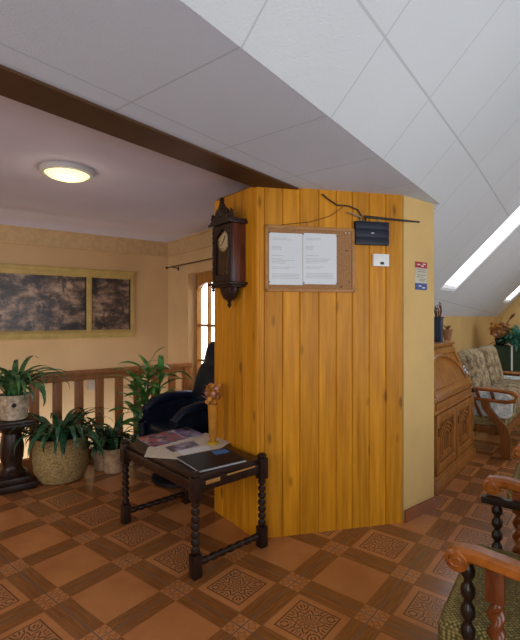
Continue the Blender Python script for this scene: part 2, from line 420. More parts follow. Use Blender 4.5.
def struct(name, mb, mats, smooth=30):
    o = mb.build(name, mats, smooth=smooth); o['kind'] = 'structure'; return o
def dup(root, loc, rz, label):
    r = root.copy(); COL.objects.link(r); r.location = loc; r.rotation_euler = (0, 0, rz); r['label'] = label
    for ch in list(root.children):
        c = ch.copy(); COL.objects.link(c); c.parent = r
        for g in ch.children:
            d = g.copy(); COL.objects.link(d); d.parent = c
    return r
def boxF(mb, fn, a0, a1, b0, b1, z0, z1):
    """box whose plan corners come from an oblique axis function"""
    return mb.prism([fn(a, b)[:2] for a, b in ((a0, b0), (a1, b0), (a1, b1), (a0, b1))], z0, z1)

# ------------------------------------------------------------ the room
ZS, ZL = 2.31, 2.42           # soffit and left ceiling heights
K = Vector((-.0228, 2.867, 0)); Mp = Vector((1.009, 3.105, 0)); Np = Vector((1.326, 3.352, 0))
NB_W = 5.334; N_W = 2.495      # stair wall and window wall planes
REND, RC = 3.47, 10.2          # where the soffit stops; the end wall
def edge_s(r): return -1.01 - .0364*min(0, r - REND)   # the soffit edge, 2 degrees off the tile axis
def slope_z(s, r=REND): return ZS + 1.0355*(s - edge_s(r))

# floor of 45 cm tiles; medallion tiles follow the laid pattern
fb = bmesh.new(); uvl = fb.loops.layers.uv.new('UVMap'); T = .45
C0 = Vector((.8236, 2.4824, 0))
u_, v_ = Vector((sR, cR, 0)), Vector((cR, -sR, 0))
for i in range(-11, 19):
    for j in range(-14, 9):
        vs = [fb.verts.new(C0 + u_*T*(i+a) + v_*T*(j+b)) for a, b in ((0, 0), (0, 1), (1, 1), (1, 0))]
        f = fb.faces.new(vs[::-1]); f.normal_update()
        med = j == 0 or (j < 0 and i % 2 == 0) or (j > 0 and (i+j) % 2 == 0)
        f.material_index = 1 if med else 0
        for l in f.loops:
            k = vs.index(l.vert); l[uvl].uv = ((0, 0), (0, 1), (1, 1), (1, 0))[k]
bmesh.ops.remove_doubles(fb, verts=fb.verts[:], dist=1e-4)
def clip(bm_, co, no): bmesh.ops.bisect_plane(bm_, geom=bm_.verts[:]+bm_.edges[:]+bm_.faces[:], plane_co=co, plane_no=no, clear_outer=True)
clip(fb, nn(0, 4.73), nn(0, 1)); clip(fb, nn(-2.6, 0), nn(-1, 0)); clip(fb, rs(RC+.1, 0), rs(1, 0)); clip(fb, rs(0, 2.3), rs(0, 1)); clip(fb, rs(-2.5, 0), rs(-1, 0))
me = bpy.data.meshes.new('floor'); fb.to_mesh(me); fb.free()
me.materials.append(tile_material('terracotta_plain_tile', False)); me.materials.append(tile_material('terracotta_medallion_tile', True))
fl = bpy.data.objects.new('floor', me); COL.objects.link(fl); fl['kind'] = 'structure'

# stair wall, window wall with its opening
m = MB(); boxF(m, nn, -2.7, 2.7, NB_W, NB_W+.2, -1.4, 2.6)
m.mat(1); boxF(m, nn, -2.6, N_W, NB_W-.012, NB_W, 2.245, ZL); boxF(m, nn, -2.6, N_W, NB_W-.02, NB_W, 2.235, 2.25); boxF(m, nn, -2.6, N_W, NB_W-.03, NB_W, ZL-.02, ZL)
struct('wall_back', m, [PLAS, FRIEZE])
W0, W1, WZ0, WZ1 = 3.62, NB_W-.556, .55, 1.975
m = MB()
boxF(m, nn, N_W, N_W+.17, 2.7, W0, -1.4, 2.6); boxF(m, nn, N_W, N_W+.17, W1, NB_W, -1.4, 2.6)
boxF(m, nn, N_W, N_W+.17, W0, W1, -1.4, WZ0); boxF(m, nn, N_W, N_W+.17, W0, W1, WZ1, 2.6)
m.mat(1); boxF(m, nn, N_W-.012, N_W, 2.7, NB_W, 2.245, ZL); boxF(m, nn, N_W-.02, N_W, 2.7, NB_W, 2.235, 2.25); boxF(m, nn, N_W-.03, N_W, 2.7, NB_W, ZL-.02, ZL)
struct('wall_window', m, [PLAS, FRIEZE])
m = MB(); boxF(m, nn, -2.8, -2.6, -3.5, NB_W+.2, -1.4, 2.6); struct('wall_left', m, PLAS)
m = MB(); boxF(m, nn, -2.6, N_W, 4.73, NB_W, -1.42, -1.3); struct('floor_stairwell', m, SKIRT)

# window joinery
win = MB()
d0, d1 = N_W+.108, N_W+.165
boxF(win, nn, d0, d1, W1-.022, W1, WZ0, WZ1); boxF(win, nn, d0, d1, W0, W0+.022, WZ0, WZ1)
boxF(win, nn, d0, d1, W0, W1, WZ1-.06, WZ1); boxF(win, nn, d0, d1, W0, W1, WZ0, WZ0+.06)
wo = struct('window_1', win, WINW)
def local_part(name, mb, mats, parent): return mb.build(name, mats, parent)
midw = (W0+W1)/2
for side, (b0, b1) in enumerate(((W0+.022, midw-.004), (midw+.004, W1-.022))):
    sa = MB(); z0, z1 = WZ0+.06, WZ1-.06
    boxF(sa, nn, d0-.012, d1-.01, b0, b0+.03, z0, z1); boxF(sa, nn, d0-.012, d1-.01, b1-.03, b1, z0, z1)
    boxF(sa, nn, d0-.012, d1-.01, b0, b1, z0, z0+.07)
    bm_ = (b0+b1)/2; boxF(sa, nn, d0-.004, d1-.02, bm_-.011, bm_+.011, z0, z1)
    for z in (.87, 1.235, 1.60) if False else (.93, 1.35): boxF(sa, nn, d0-.004, d1-.02, b0, b1, z-.014, z+.014)
    # arched head of the sash
    cz = z1-.15; hw = (b1-b0)/2-.03
    poly = [(b0, z1), (b0, cz)] + [(bm_ - hw*math.cos(math.pi*k/16), cz + .10*math.sin(math.pi*k/16)) for k in range(17)] + [(b1, cz), (b1, z1)]
    bm2 = bmesh.new()
    top = [bm2.verts.new(nn(d0-.012, x, z)) for x, z in poly]
    hb = [bm2.verts.new(nn(d1-.01, x, z)) for x, z in poly]
    n_ = len(poly)
    mid_top = n_-1
    for k in range(n_): bm2.faces.new((top[k], top[(k+1) % n_], hb[(k+1) % n_], hb[k]))
    fr = bm2.faces.new(top); bmesh.ops.triangulate(bm2, faces=[fr])
    bmesh.ops.recalc_face_normals(bm2, faces=bm2.faces[:]); sa.merge(bm2)
    so = sa.build('sash', WINW, wo)
    pa = MB(); boxF(pa, nn, d0+.015, d0+.019, b0+.02, b1-.02, z0+.02, z1-.02); pa.build('pane', PANE, so)
sl = MB(); boxF(sl, nn, N_W-.02, d0, W0+.002, W1-.002, WZ0-.03, WZ0+.012); sl.build('window_sill', WINW, wo)

# left ceiling, beam, soffit
m = MB(); b = bmesh.new()
poly = [nn(-2.7, -3.5, ZL), nn(2.6, -3.5, ZL), nn(2.6, NB_W+.1, ZL), nn(-2.7, NB_W+.1, ZL)]
b.faces.new([b.verts.new(p) for p in poly]); clip(b, rs(0, -1.66), rs(0, 1)); clip(b, rs(-2.5, 0), rs(-1, 0))
g = bmesh.ops.extrude_face_region(b, geom=b.faces[:]); bmesh.ops.translate(b, verts=[v for v in g['geom'] if isinstance(v, bmesh.types.BMVert)], vec=(0, 0, .12))
bmesh.ops.recalc_face_normals(b, faces=b.faces[:]); m.merge(b)
struct('ceiling_left', m, CEIL_L)
m = MB(); m.prism([rs(r, q)[:2] for r, q in ((-2.5, -1.64), (REND, -1.64), (REND, edge_s(REND)), (-2.5, edge_s(-2.5)))], ZS, ZS+.2); struct('ceiling_soffit', m, SOFFIT)
m = MB(); boxF(m, rs, -2.5, 2.6, -1.825, -1.623, ZS-.012, ZL+.05); struct('trim_1', m, BEAMW)

# roof slope with its two skylight openings
SKY = [(5.25, 5.84, -1.53, -.45), (9.24, 9.84, -1.57, -.45)]
m = MB()
def slope_cell(mb, r0, r1, s0, s1, th=.045):
    c = math.cos(math.atan(1.0355)); dz = th/c
    b = bmesh.new(); q = [(r0, s0), (r1, s0), (r1, s1), (r0, s1)]
    lo = [b.verts.new(rs(r, s, slope_z(s, r))) for r, s in q]; hi = [b.verts.new(rs(r, s, slope_z(s, r)+dz)) for r, s in q]
    b.faces.new(lo); b.faces.new(hi[::-1])
    for i in range(4): b.faces.new((lo[i], lo[(i+1) % 4], hi[(i+1) % 4], hi[i]))
    bmesh.ops.recalc_face_normals(b, faces=b.faces[:]); mb.merge(b)
RIDGE = .85
b = bmesh.new(); q = [(-2.5, edge_s(-2.5)), (REND, edge_s(REND)), (REND, RIDGE), (-2.5, RIDGE)]
lo = [b.verts.new(rs(r, t_, slope_z(t_, r))) for r, t_ in q]; hi = [b.verts.new(v.co + Vector((0, 0, .2))) for v in lo]
b.faces.new(lo); b.faces.new(hi[::-1])
for k in range(4): b.faces.new((lo[k], lo[(k+1) % 4], hi[(k+1) % 4], hi[k]))
bmesh.ops.recalc_face_normals(b, faces=b.faces[:]); m.merge(b)
rr = [REND, SKY[0][0], SKY[0][1], SKY[1][0], SKY[1][1], RC+.1]
for k in range(5):
    if k in (1, 3):
        sk = SKY[0] if k == 1 else SKY[1]
        slope_cell(m, rr[k], rr[k+1], -2.0, sk[2]); slope_cell(m, rr[k], rr[k+1], sk[3], RIDGE)
    else: slope_cell(m, rr[k], rr[k+1], -2.0, RIDGE)
struct('ceiling_slope', m, SLOPE)
m = MB(); zr = slope_z(RIDGE)
b = bmesh.new(); q = [rs(-2.5, RIDGE, zr), rs(RC+.1, RIDGE, zr), rs(RC+.1, 2.4, zr-1.6), rs(-2.5, 2.4, zr-1.6)]
b.faces.new([b.verts.new(p) for p in q]); b.faces.new([b.verts.new(p+Vector((0, 0, .2))) for p in q]); m.merge(b)
struct('ceiling_far_slope', m, SLOPE)
SKF = plain('skylight_lining', (.80, .80, .80), .6, .03)
for k, (r0, r1, s0, s1) in enumerate(SKY):
    fr = MB()
    for (a0, a1, e0, e1) in ((r0, r0+.008, s0, s1), (r1-.008, r1, s0, s1), (r0, r1, s0, s0+.008), (r0, r1, s1-.008, s1)):
        bb = bmesh.new(); q = [(a0, e0), (a1, e0), (a1, e1), (a0, e1)]
        lo = [bb.verts.new(rs(r, s, slope_z(s)+.012)) for r, s in q]; hi = [bb.verts.new(rs(r, s, slope_z(s)+.06)) for r, s in q]
        bb.faces.new(lo); bb.faces.new(hi[::-1])
        for i in range(4): bb.faces.new((lo[i], lo[(i+1) % 4], hi[(i+1) % 4], hi[i]))
        bmesh.ops.recalc_face_normals(bb, faces=bb.faces[:]); fr.merge(bb)
    fo = struct('window_%d' % (k+2), fr, SKF)
    pn = MB(); bb = bmesh.new()
    q = [(r0+.01, s0+.01), (r1-.01, s0+.01), (r1-.01, s1-.01), (r0+.01, s1-.01)]
    lo = [bb.verts.new(rs(r, s, slope_z(s)+.016)) for r, s in q]; hi = [bb.verts.new(rs(r, s, slope_z(s)+.022)) for r, s in q]
    bb.faces.new(lo); bb.faces.new(hi[::-1])
    for i in range(4): bb.faces.new((lo[i], lo[(i+1) % 4], hi[(i+1) % 4], hi[i]))
    pn.merge(bb); pn.build('pane', PANE, fo)

# knee wall, end wall, right and rear walls
m = MB(); boxF(m, rs, 3.5, RC+.1, -2.1, -1.83, 0, 1.465); struct('wall_knee', m, PLAS_C)
def gable(r, d):
    q = [(-2.05, 0), (-2.05, slope_z(-2.05)+.04), (RIDGE, slope_z(RIDGE)+.04), (2.4, slope_z(RIDGE)-1.58), (2.4, 0)]
    mb = MB(); bb = bmesh.new(); lo = [bb.verts.new(rs(r, a_, z)) for a_, z in q]; hi = [bb.verts.new(rs(r+d, a_, z)) for a_, z in q]
    bb.faces.new(lo); bb.faces.new(hi[::-1])
    for i in range(5): bb.faces.new((lo[i], lo[(i+1) % 5], hi[(i+1) % 5], hi[i]))
    bmesh.ops.recalc_face_normals(bb, faces=bb.faces[:]); return mb.merge(bb)
struct('wall_end', gable(RC, .2), PLAS_C)
m = MB(); boxF(m, rs, -2.5, RC+.1, 2.3, 2.45, 0, 2.6); struct('wall_right', m, PLAS)
m = MB(); boxF(m, rs, -2.65, -2.5, -4.6, 2.4, 0, 4.4); struct('wall_rear', m, PLAS)

# column (plastered wall end) and the pine-clad partition
back = nn(3.077, 2.75)
m = MB(); m.prism([(Mp+Vector((.01, .012, 0)))[:2], Np[:2], back[:2], nn(2.5, 2.75)[:2]], 0, ZS+.1)
struct('wall_column', m, PLAS_C)
m = MB(); e = nn(1, 0)
a, b_ = Mp + Vector((.012, 0, 0)), Np
m.prism([a[:2], (a + nn(0, -.014))[:2], (b_ + nn(.014, -.014))[:2], (b_ + nn(.014, .8))[:2], (b_ + nn(0, .8))[:2], b_[:2]], 0, .085)
struct('baseboard_column', m, SKIRT)
Lp = K + nn(0, .535)
ax = (Mp - K).normalized(); nrm = Vector((ax.y, -ax.x, 0))   # front face outward normal
m = MB(); core = .018
m.mat(1); m.prism([(K - nrm*core + nn(core, 0))[:2], (Mp - nrm*core)[:2], nn(2.5, 2.75)[:2], (Lp + nn(.7, 0))[:2], (Lp + nn(core, 0))[:2]], 0, ZS+.02)
m.mat(0)
def plank(p, q, nout, z1, bev=.006):
    m.tone = random.uniform(.86, 1.12)
    d = (q-p); lx = d.length; dx = d.normalized(); c = (p+q)/2 - nout*core/2
    b = bmesh.new(); bmesh.ops.create_cube(b, size=1); b.transform(Matrix.Diagonal((lx-.0015, core, z1, 1)))
    ed = [e for e in b.edges if abs(e.verts[0].co.z - e.verts[1].co.z) > .1]
    bmesh.ops.bevel(b, geom=ed, offset=bev, segments=1, affect='EDGES')
    Mx = Matrix((dx, Vector((-dx.y, dx.x, 0)), Vector((0, 0, 1)))).transposed().to_4x4(); Mx.translation = Vector((c.x, c.y, z1/2))
    m.merge(b, Mx)
fl_len = (Mp-K).length
def frontpt(px):      # point of the front face seen at image column px
    k_ = (px-260)/F; t = (k_*K.y - K.x)/(ax.x - k_*ax.y); return K + ax*t
cuts = [256.5, 265, 282.7, 300, 319, 336.5, 352.5, 369.5, 386, 403.2]
for p0, p1 in zip(cuts, cuts[1:]):
    plank(K if p0 == cuts[0] else frontpt(p0), Mp if p1 == cuts[-1] else frontpt(p1), nrm, ZS)
nb_dir = nn(0, 1)
def sidept(px): 
    k_ = (px-260)/F; t = (k_*K.y - K.x)/(nb_dir.x - k_*nb_dir.y); return K + nb_dir*t
cs = [256.5, 244, 233.3, 222.8]
for p0, p1 in zip(cs, cs[1:]): plank(K if p0 == cs[0] else sidept(p0), sidept(p1), -nn(1, 0), ZS)
plank(sidept(222.8), Lp, -nn(1, 0), ZS)
m.tone = 1.0; m.lathe([(.013, 0), (.013, ZS)], (K.x + .010, K.y + .012, 0), 12)
m.box((frontpt(265).x, frontpt(265).y-.002, ZS/2), (.006, .012, ZS), .002, math.atan2(ax.y, ax.x))
struct('wall_partition', m, [PINE, GROOVE])

# helpers for placing by sight line
def ray(px, py): return Vector(((px-260)/F, 1, -(py-317)/F))
def on_z(px, py, z):
    d = ray(px, py); t = (z-H)/d.z; return Vector((0, 0, H)) + d*t
def on_front(px, py, off=0):
    d = ray(px, py); t = (K + nrm*off).dot(nrm)/d.dot(nrm); return Vector((0, 0, H)) + d*t

# ------------------------------------------------------------ ceiling lamp
lp = Vector((-1.27, 2.90, ZL))
t = thing('ceiling_lamp', 'round lit ceiling lamp with grey rim on the left ceiling', 'lamp', lp)
a = MB(); a.lathe([(.10, 0), (.165, 0), (.168, -.012), (.160, -.030), (.140, -.034), (.135, -.022), (.10, -.012)], n=36); a.build('rim', plain('pale_grey_enamel', (.48, .47, .46), .4, .05), t)
a = MB(); a.lathe([(.136, -.014), (.136, -.026), (.115, -.048), (.07, -.062), (0, -.068)], n=36); a.build('diffuser', LAMPG, t)
l = bpy.data.lights.new('lamp_bulb', 'POINT'); l.energy = 1.5; l.color = (1, .85, .6); l.shadow_soft_size = .1
o = bpy.data.objects.new('lamp_bulb', l); COL.objects.link(o); o.location = (0, 0, -.12); o.parent = t

# ------------------------------------------------------------ stair railing
RB = 4.68
t = thing('stair_railing', 'reddish brown wooden stair railing with flat boards along the left wall', 'railing', nn(0, RB), ROT_N)
a = MB(); a.box((-.05, 0, .885), (5.06, .085, .045), .008); a.build('handrail', RAILW, t)
a = MB(); a.box((-.05, 0, .835), (5.06, .05, .06), .006); a.build('top_rail', RAILW, t)
a = MB(); a.box((-.05, 0, .05), (5.06, .06, .10), .006); a.build('bottom_rail', RAILW, t)
for k in range(-3, 8):
    a = MB(); a.box((.80+.205*k, 0, .455), (.088, .026, .72), .004); a.build('baluster', RAILW, t)
a = MB(); a.box((2.425, 0, .43), (.10, .07, .86), .006); a.build('end_post', RAILW, t)

# ------------------------------------------------------------ framed picture
def on_back(px, off=.03):
    k_ = (px-260)/F; q = nn(0, NB_W-off); d = nn(1, 0); tt = (k_*q.y - q.x)/(d.x - k_*d.y); return tt
x_r = on_back(134); x_m1 = on_back(91.5); x_m0 = on_back(86); x_in = on_back(129)
zt, zb = H + 48.5/F*(nn(on_back(60), NB_W).y), H - 20.8/F*(nn(on_back(60), NB_W).y)
wr = x_r - x_m1
x_l = x_m0 - 1.30 - wr*1.0 - .05
t = thing('framed_picture', 'long old landscape picture in a dull gold frame with narrow side panels', 'picture', nn((x_l+x_r)/2, NB_W, 0), ROT_N)
cx = (x_l+x_r)/2
def fr_box(mb, x0, x1, z0, z1, y0, y1, bev=.006): mb.box(((x0+x1)/2 - cx, (y0+y1)/2, (z0+z1)/2), (x1-x0, y1-y0, z1-z0), bev)
a = MB(); fw = .085
for z0, z1 in ((zt-fw, zt), (zb, zb+fw)):
    fr_box(a, x_l, x_r, z0, z1, -.045, 0, .012); fr_box(a, x_l+.02, x_r-.02, z0+.02, z1-.02, -.058, -.02, .01)
fr_box(a, x_l-.01, x_r+.015, zt-.03, zt+.012, -.06, 0, .01); fr_box(a, x_l, x_r, zb-.01, zb+.025, -.055, 0, .008)
for x0, x1 in ((x_r-.05, x_r), (x_m0, x_m1), (x_l, x_l+.05), (x_l+wr-.02, x_l+wr+.03)):
    fr_box(a, x0, x1, zb+.03, zt-.03, -.05, 0, .008)
a.build('frame', GOLD, t)
for xx in (x_r-.052, x_m0+.002, x_m1-.004):
    a = MB(); a.lathe([(.010, 0), (.010, zt-zb-2*fw)], (xx-cx-.004, -.035, zb+fw), 10); a.build('bead_molding', CLOCKD, t)
a = MB(); fr_box(a, x_l+.04, x_r-.04, zb+fw-.01, zt-fw+.01, -.022, -.004, 0); a.build('landscape_print', PAINT, t)

# wall socket behind the railing, curtain rod
so_x = on_back(91, .01)
t = tag(MB().box((0, -.02, 0), (.075, .04, .13), .008).build('wall_socket', [plain('beige_socket', (.42, .34, .27), .5), METAL], loc=nn(so_x, NB_W, .66)), 'small beige wall socket seen between the railing boards', 'socket')
t.rotation_euler = (0, 0, ROT_N)
t = thing('curtain_rod', 'thin dark curtain rod above the tall window', 'curtain rod', nn(N_W, W1-.35, 2.075), ROT_N)
a = MB(); a.tube([(-.085, -.9, 0), (-.085, .74, 0)], .008, 10); a.build('rod', BRASS, t)
a = MB(); a.puff((-.085, .76, 0), (.035, .045, .035), 1); a.build('finial', BRASS, t)
for y in (.60, -.75):
    a = MB(); a.bar((-.085, y, -.004), (0.004, y, -.02), .012, .012); a.box((-.004, y, -.02), (.01, .03, .05), .003); a.build('bracket', BRASS, t)

# ------------------------------------------------------------ plants on the left
def pot_plant(name, label, loc, prof, potmat, cat, soil_z, soil_r, leafmat, leaves, stem=None):
    t = thing(name, label, cat, loc)
    a = MB(); a.lathe(prof, n=28); a.build('pot', potmat, t)
    a = MB(); a.lathe([(soil_r, soil_z-.02), (soil_r, soil_z), (0, soil_z+.01)], n=24); a.build('soil', SOIL, t)
    if stem: stem(t)
    a = MB()
    for lf in leaves: a.blade(*lf)
    a.build('foliage', leafmat, t); return t
def rosette(n, z, r, l0, l1, e0, e1, dr0, dr1, wd, az0=0, azw=2*math.pi):
    out = []
    for i in range(n):
        az = az0 + azw*(i + random.uniform(-.4, .4))/n
        rr_ = random.uniform(0, r)
        out.append(((rr_*math.cos(az), rr_*math.sin(az), z), az, random.uniform(l0, l1), random.uniform(e0, e1), random.uniform(dr0, dr1), wd*random.uniform(.8, 1.2), 9, random.uniform(-.5, .5)))
    return out
# pedestal
pc = Vector((-2.12, 3.76, 0))
t = thing('plant_pedestal', 'dark carved wooden plant pedestal at the left edge', 'pedestal', pc, ROT_N)
a = MB(); a.box((0, 0, .03), (.33, .33, .06), .012); a.box((0, 0, .08), (.27, .27, .05), .012); a.build('base', DARKW, t)
a = MB(); a.lathe([(.11, .10), (.115, .13), (.085, .16), (.075, .20), (.09, .26), (.095, .34), (.082, .42), (.075, .46), (.095, .49), (.12, .52)], n=24); a.build('column', DARKW, t)
a = MB(); a.box((0, 0, .535), (.27, .27, .03), .008); a.box((0, 0, .565), (.31, .31, .032), .01); a.build('top', DARKW, t)
pot_plant('potted_spider_plant', 'arching strap-leaf plant in a cream relief pot on the dark pedestal', pc + Vector((.03, -.02, .582)),
    [(.085, 0), (.10, .01), (.112, .10), (.118, .19), (.122, .20), (.122, .215), (.108, .215), (.10, .18), (.0, .175)], CERAM, 'plant', .19, .10, LEAF,
    rosette(44, .19, .06, .34, .62, .8, 1.5, 1.9, 3.9, .046))
spider = bpy.data.objects['potted_spider_plant']
a = MB(); a.puff((0, 0, 0), (.036, .014, .036), 1); dd = a.build('dark_roundel', BLACKP, spider); dd.location = (.055, -.100, .135); dd.rotation_euler = (0, 0, .5)
# big basket
pot_plant('basket_plant', 'dark strap-leaf plant in a large round straw basket by the railing', Vector((-1.79, 3.965, 0)),
    [(.15, 0), (.19, .01), (.225, .09), (.238, .19), (.232, .29), (.218, .37), (.222, .385), (.205, .385), (.19, .33), (0, .32)], WICKER, 'plant', .355, .19, LEAF_D,
    rosette(84, .34, .17, .30, .58, .6, 1.45, 1.9, 4.0, .046))
# two small clay pots
pot_plant('clay_pot_plant', 'dark leafy plant in a small clay pot right of the straw basket', Vector((-1.50, 4.20, 0)),
    [(.065, 0), (.075, .01), (.085, .12), (.095, .18), (.10, .19), (.10, .205), (.088, .205), (.08, .17), (0, .165)], POTC, 'plant', .175, .08, LEAF_D,
    rosette(36, .17, .04, .24, .46, .7, 1.45, 1.6, 3.8, .040))
pot_plant('clay_pot_plant', 'bushy dark plant in a pale clay pot behind the table leg', Vector((-1.375, 4.13, 0)),
    [(.075, 0), (.085, .01), (.095, .12), (.105, .20), (.11, .21), (.11, .23), (.098, .23), (.09, .19), (0, .185)], POTC, 'plant', .20, .09, LEAF_D,
    rosette(38, .20, .04, .26, .50, .8, 1.5, 1.6, 3.8, .042))
# tall cane plant behind the office chair
def canes(t):
    a = MB()
    for x, y, h, q in ((0, 0, .94, .02), (-.07, .03, .84, -.06), (.06, .03, .88, .08), (.0, -.05, .70, -.02)):
        a.tube([(x, y, .18), (x+q*.4, y, .18+h*.3), (x+q, y+.01, h)], [.011, .010, .008], 8)
    a.build('cane', STEM, t)
lv = []
for x, y, h, q in ((0, 0, .94, .02), (-.07, .03, .84, -.06), (.06, .03, .88, .08), (.0, -.05, .70, -.02)):
    for k in range(24):
        zz = h - .022*k - (.012 if k > 6 else 0)*(k-6)
        az = 2.4*k + x*30
        lv.append(((x+q*min(1, zz/h), y, zz), az, random.uniform(.24, .38), random.uniform(.35, .95) + (.35 if k < 2 else 0), random.uniform(1.0, 2.0), .058*random.uniform(.8, 1.15), 7, random.uniform(-1.0, 1.0)))
pot_plant('cane_plant', 'tall bright green cane plant behind the black chair', Vector((-1.16, 4.50, 0)),
    [(.10, 0), (.12, .01), (.13, .12), (.14, .22), (.145, .24), (.13, .24), (.12, .20), (0, .19)], plain('blue_grey_pot', (.16, .20, .25), .5), 'plant', .20, .12, LEAF_B, lv, canes)

# ------------------------------------------------------------ black office chair in the alcove
t = thing('office_chair', 'black leather office chair with curved arms behind the dark table', 'chair', nn(1.80, 3.60), ROT_N)
a = MB(); a.puff((.02, 0, .42), (.48, .54, .16), .35, n=28); a.build('seat', LEATH, t)
a = MB(); a.box((.04, 0, .235), (.44, .56, .25), .03); a.build('seat_base', LEATH, t)
Mb = Matrix.Rotation(math.radians(16), 4, 'Y')
a = MB(); a.puff((.31, 0, .72), (.13, .54, .62), .4, Mb, n=28); a.puff((.25, 0, .60), (.10, .42, .24), .6, Mb); a.build('backrest', LEATH, t)
a = MB(); a.puff((.40, 0, 1.08), (.11, .38, .27), .5, Mb, n=28); a.build('headrest', LEATH, t)
for sy in (1, -1):
    a = MB()
    pr = [(-.22, .13), (-.225, .50), (-.20, .58), (-.12, .645), (.0, .672), (.20, .672), (.30, .66), (.30, .13)]
    a.slab([(x, z) for x, z in pr], .035, Matrix.Translation((0, sy*.30-.0175, 0)))
    a.tube([(-.215, sy*.305, .15), (-.23, sy*.305, .48), (-.205, sy*.305, .59), (-.12, sy*.305, .658), (.02, sy*.305, .688), (.20, sy*.305, .690), (.31, sy*.305, .675)], [.03, .038, .042, .043, .043, .043, .04], 14)
    a.build('arm', LEATH, t)
a = MB(); a.lathe([(.24, 0), (.25, .01), (.25, .035), (.06, .06), (.04, .11)], n=28); a.build('base', BLACKP, t)

# ------------------------------------------------------------ dark side table with turned legs
SHORT = Vector((.743, .669, 0)); LONG = Vector((-.669, .743, 0))
hx, hy = .25, .44; tc = Vector((-.3595, 2.4505, 0)) + SHORT*hx + LONG*hy; TR = math.atan2(.669, .743)
t = thing('side_table', 'low dark wooden table with turned legs beside the pine partition', 'table', tc, TR)
def turned(mb, c, z0, z1, r, nb, n=16):
    prof = []; st = (z1-z0)/nb
    for k in range(nb):
        z = z0 + st*k
        prof += [(r*.55, z+.001), (r*.62, z+st*.12), (r*.95, z+st*.3), (r, z+st*.5), (r*.95, z+st*.7), (r*.62, z+st*.88)]
    prof += [(r*.55, z1)]
    mb.lathe(prof, c, n)
for sx in (-1, 1):
    for sy in (-1, 1):
        a = MB(); c = (sx*hx, sy*hy)
        a.box((*c, .065), (.056, .056, .13), .006); a.lathe([(.022, 0), (.026, .012), (.024, .02)], (*c, 0))
        turned(a, (*c, 0), .13, .43, .026, 7)
        a.box((*c, .495), (.058, .058, .13), .005); a.lathe([(.024, .56), (.03, .568), (.03, .578), (.018, .588), (0, .590)], (*c, 0))
        a.build('leg', DARKW, t)
a = MB(); a.box((0, 0, .5425), (2*hx-.004, 2*hy-.004, .032), .006); a.build('table_top', DARKT, t)
a = MB()
for sx in (-1, 1): a.box((sx*hx, 0, .50), (.028, 2*hy-.05, .062), .006)
for sy in (-1, 1): a.box((0, sy*hy, .50), (2*hx-.05, .028, .062), .006)
a.mat(1); a.box((-.14, -hy-.0145, .515), (.10, .003, .022), .001); a.box((.07, -hy-.0145, .524), (.22, .003, .010), .001)
a.build('apron', [DARKW, WORN], t)
for sy in (-1, 1):
    a = MB(); MX = Matrix.Rotation(math.pi/2, 4, 'Y')
    prof = [(.014, -hx+.02)]
    for k in range(7):
        z = -hx+.03 + (2*hx-.06)/7*k; st = (2*hx-.06)/7
        prof += [(.014, z), (.021, z+st*.3), (.021, z+st*.7), (.014, z+st*.98)]
    a.lathe(prof, (0, sy*hy, .075), 12, MX); a.build('stretcher', DARKW, t)
TOP = .5585
def flat(name, label, cat, pts, z, h, mats, cover=None, group=None, pages=None):
    """a flat sheet-like thing lying on a surface, its outline in world plan"""
    c = sum(pts, Vector())/len(pts)
    if pages is None:
        a = MB(); a.prism([(p-c)[:2] for p in pts], 0, h); o = a.build(name, mats, loc=(c.x, c.y, z)); return tag(o, label, cat, group)
    t = thing(name, label, cat, (c.x, c.y, z), 0, group)
    a = MB(); a.prism([((p-c)*.975)[:2] for p in pts], .0005, h*.8); a.build('pages', pages, t)
    a = MB(); a.prism([(p-c)[:2] for p in pts], h*.8, h); a.build('cover', mats, t); return t
def tabpts(px, z): return [on_z(x, y, z)*Vector((1, 1, 0)) if False else Vector((on_z(x, y, z).x, on_z(x, y, z).y, 0)) for x, y in px]
def tl(x, y): return tc + SHORT*x + LONG*y
flat('table_runner', 'cream lace runner lying on the dark table', 'runner', tabpts([(144, 457), (148, 447.5), (176, 438), (206, 433), (231, 442), (218, 450), (180, 459.5)], TOP), TOP, .002, LACE)
flat('magazine', 'large pink and grey magazine on the table nearest the black chair', 'magazine', tabpts([(136, 439), (170, 431.5), (196, 437.5), (154, 448.5)], TOP), TOP+.0025, .006, MAG1, pages=PAPER)
flat('magazine', 'lilac magazine lying partly over the pink magazine', 'magazine', tabpts([(171, 431.5), (189, 429.5), (204, 436), (186, 440)], TOP), TOP+.009, .005, MAG2, pages=PAPER)
flat('paper_sheet', 'plain white slip of paper under the dark booklet', 'paper', tabpts([(178, 452), (206, 446), (212, 449), (184, 456)], TOP), TOP+.0025, .0015, PAPER)
flat('booklet', 'small dark booklet in the middle of the lace runner', 'booklet', tabpts([(165, 448.5), (192, 441.5), (200, 446.5), (173, 453.5)], TOP), TOP+.0045, .004, MAG3, pages=PAPER)
fp = tabpts([(176.5, 460), (199, 474), (247, 462.5), (226, 450.5)], TOP)
f_ = flat('document_folder', 'glossy black folder with pale page edges at the table front', 'folder', fp, TOP+.004, .016, GLOSSB, pages=PAGEG)
cf = sum(fp, Vector())/4
st = tabpts([(211, 451.5), (225, 448.8), (230, 452), (216, 455)], TOP+.02)
a = MB(); a.prism([(p-cf)[:2] for p in st], .016, .017); a.build('blue_sticker', BLUEST, f_)['label'] = 'blue sticker'
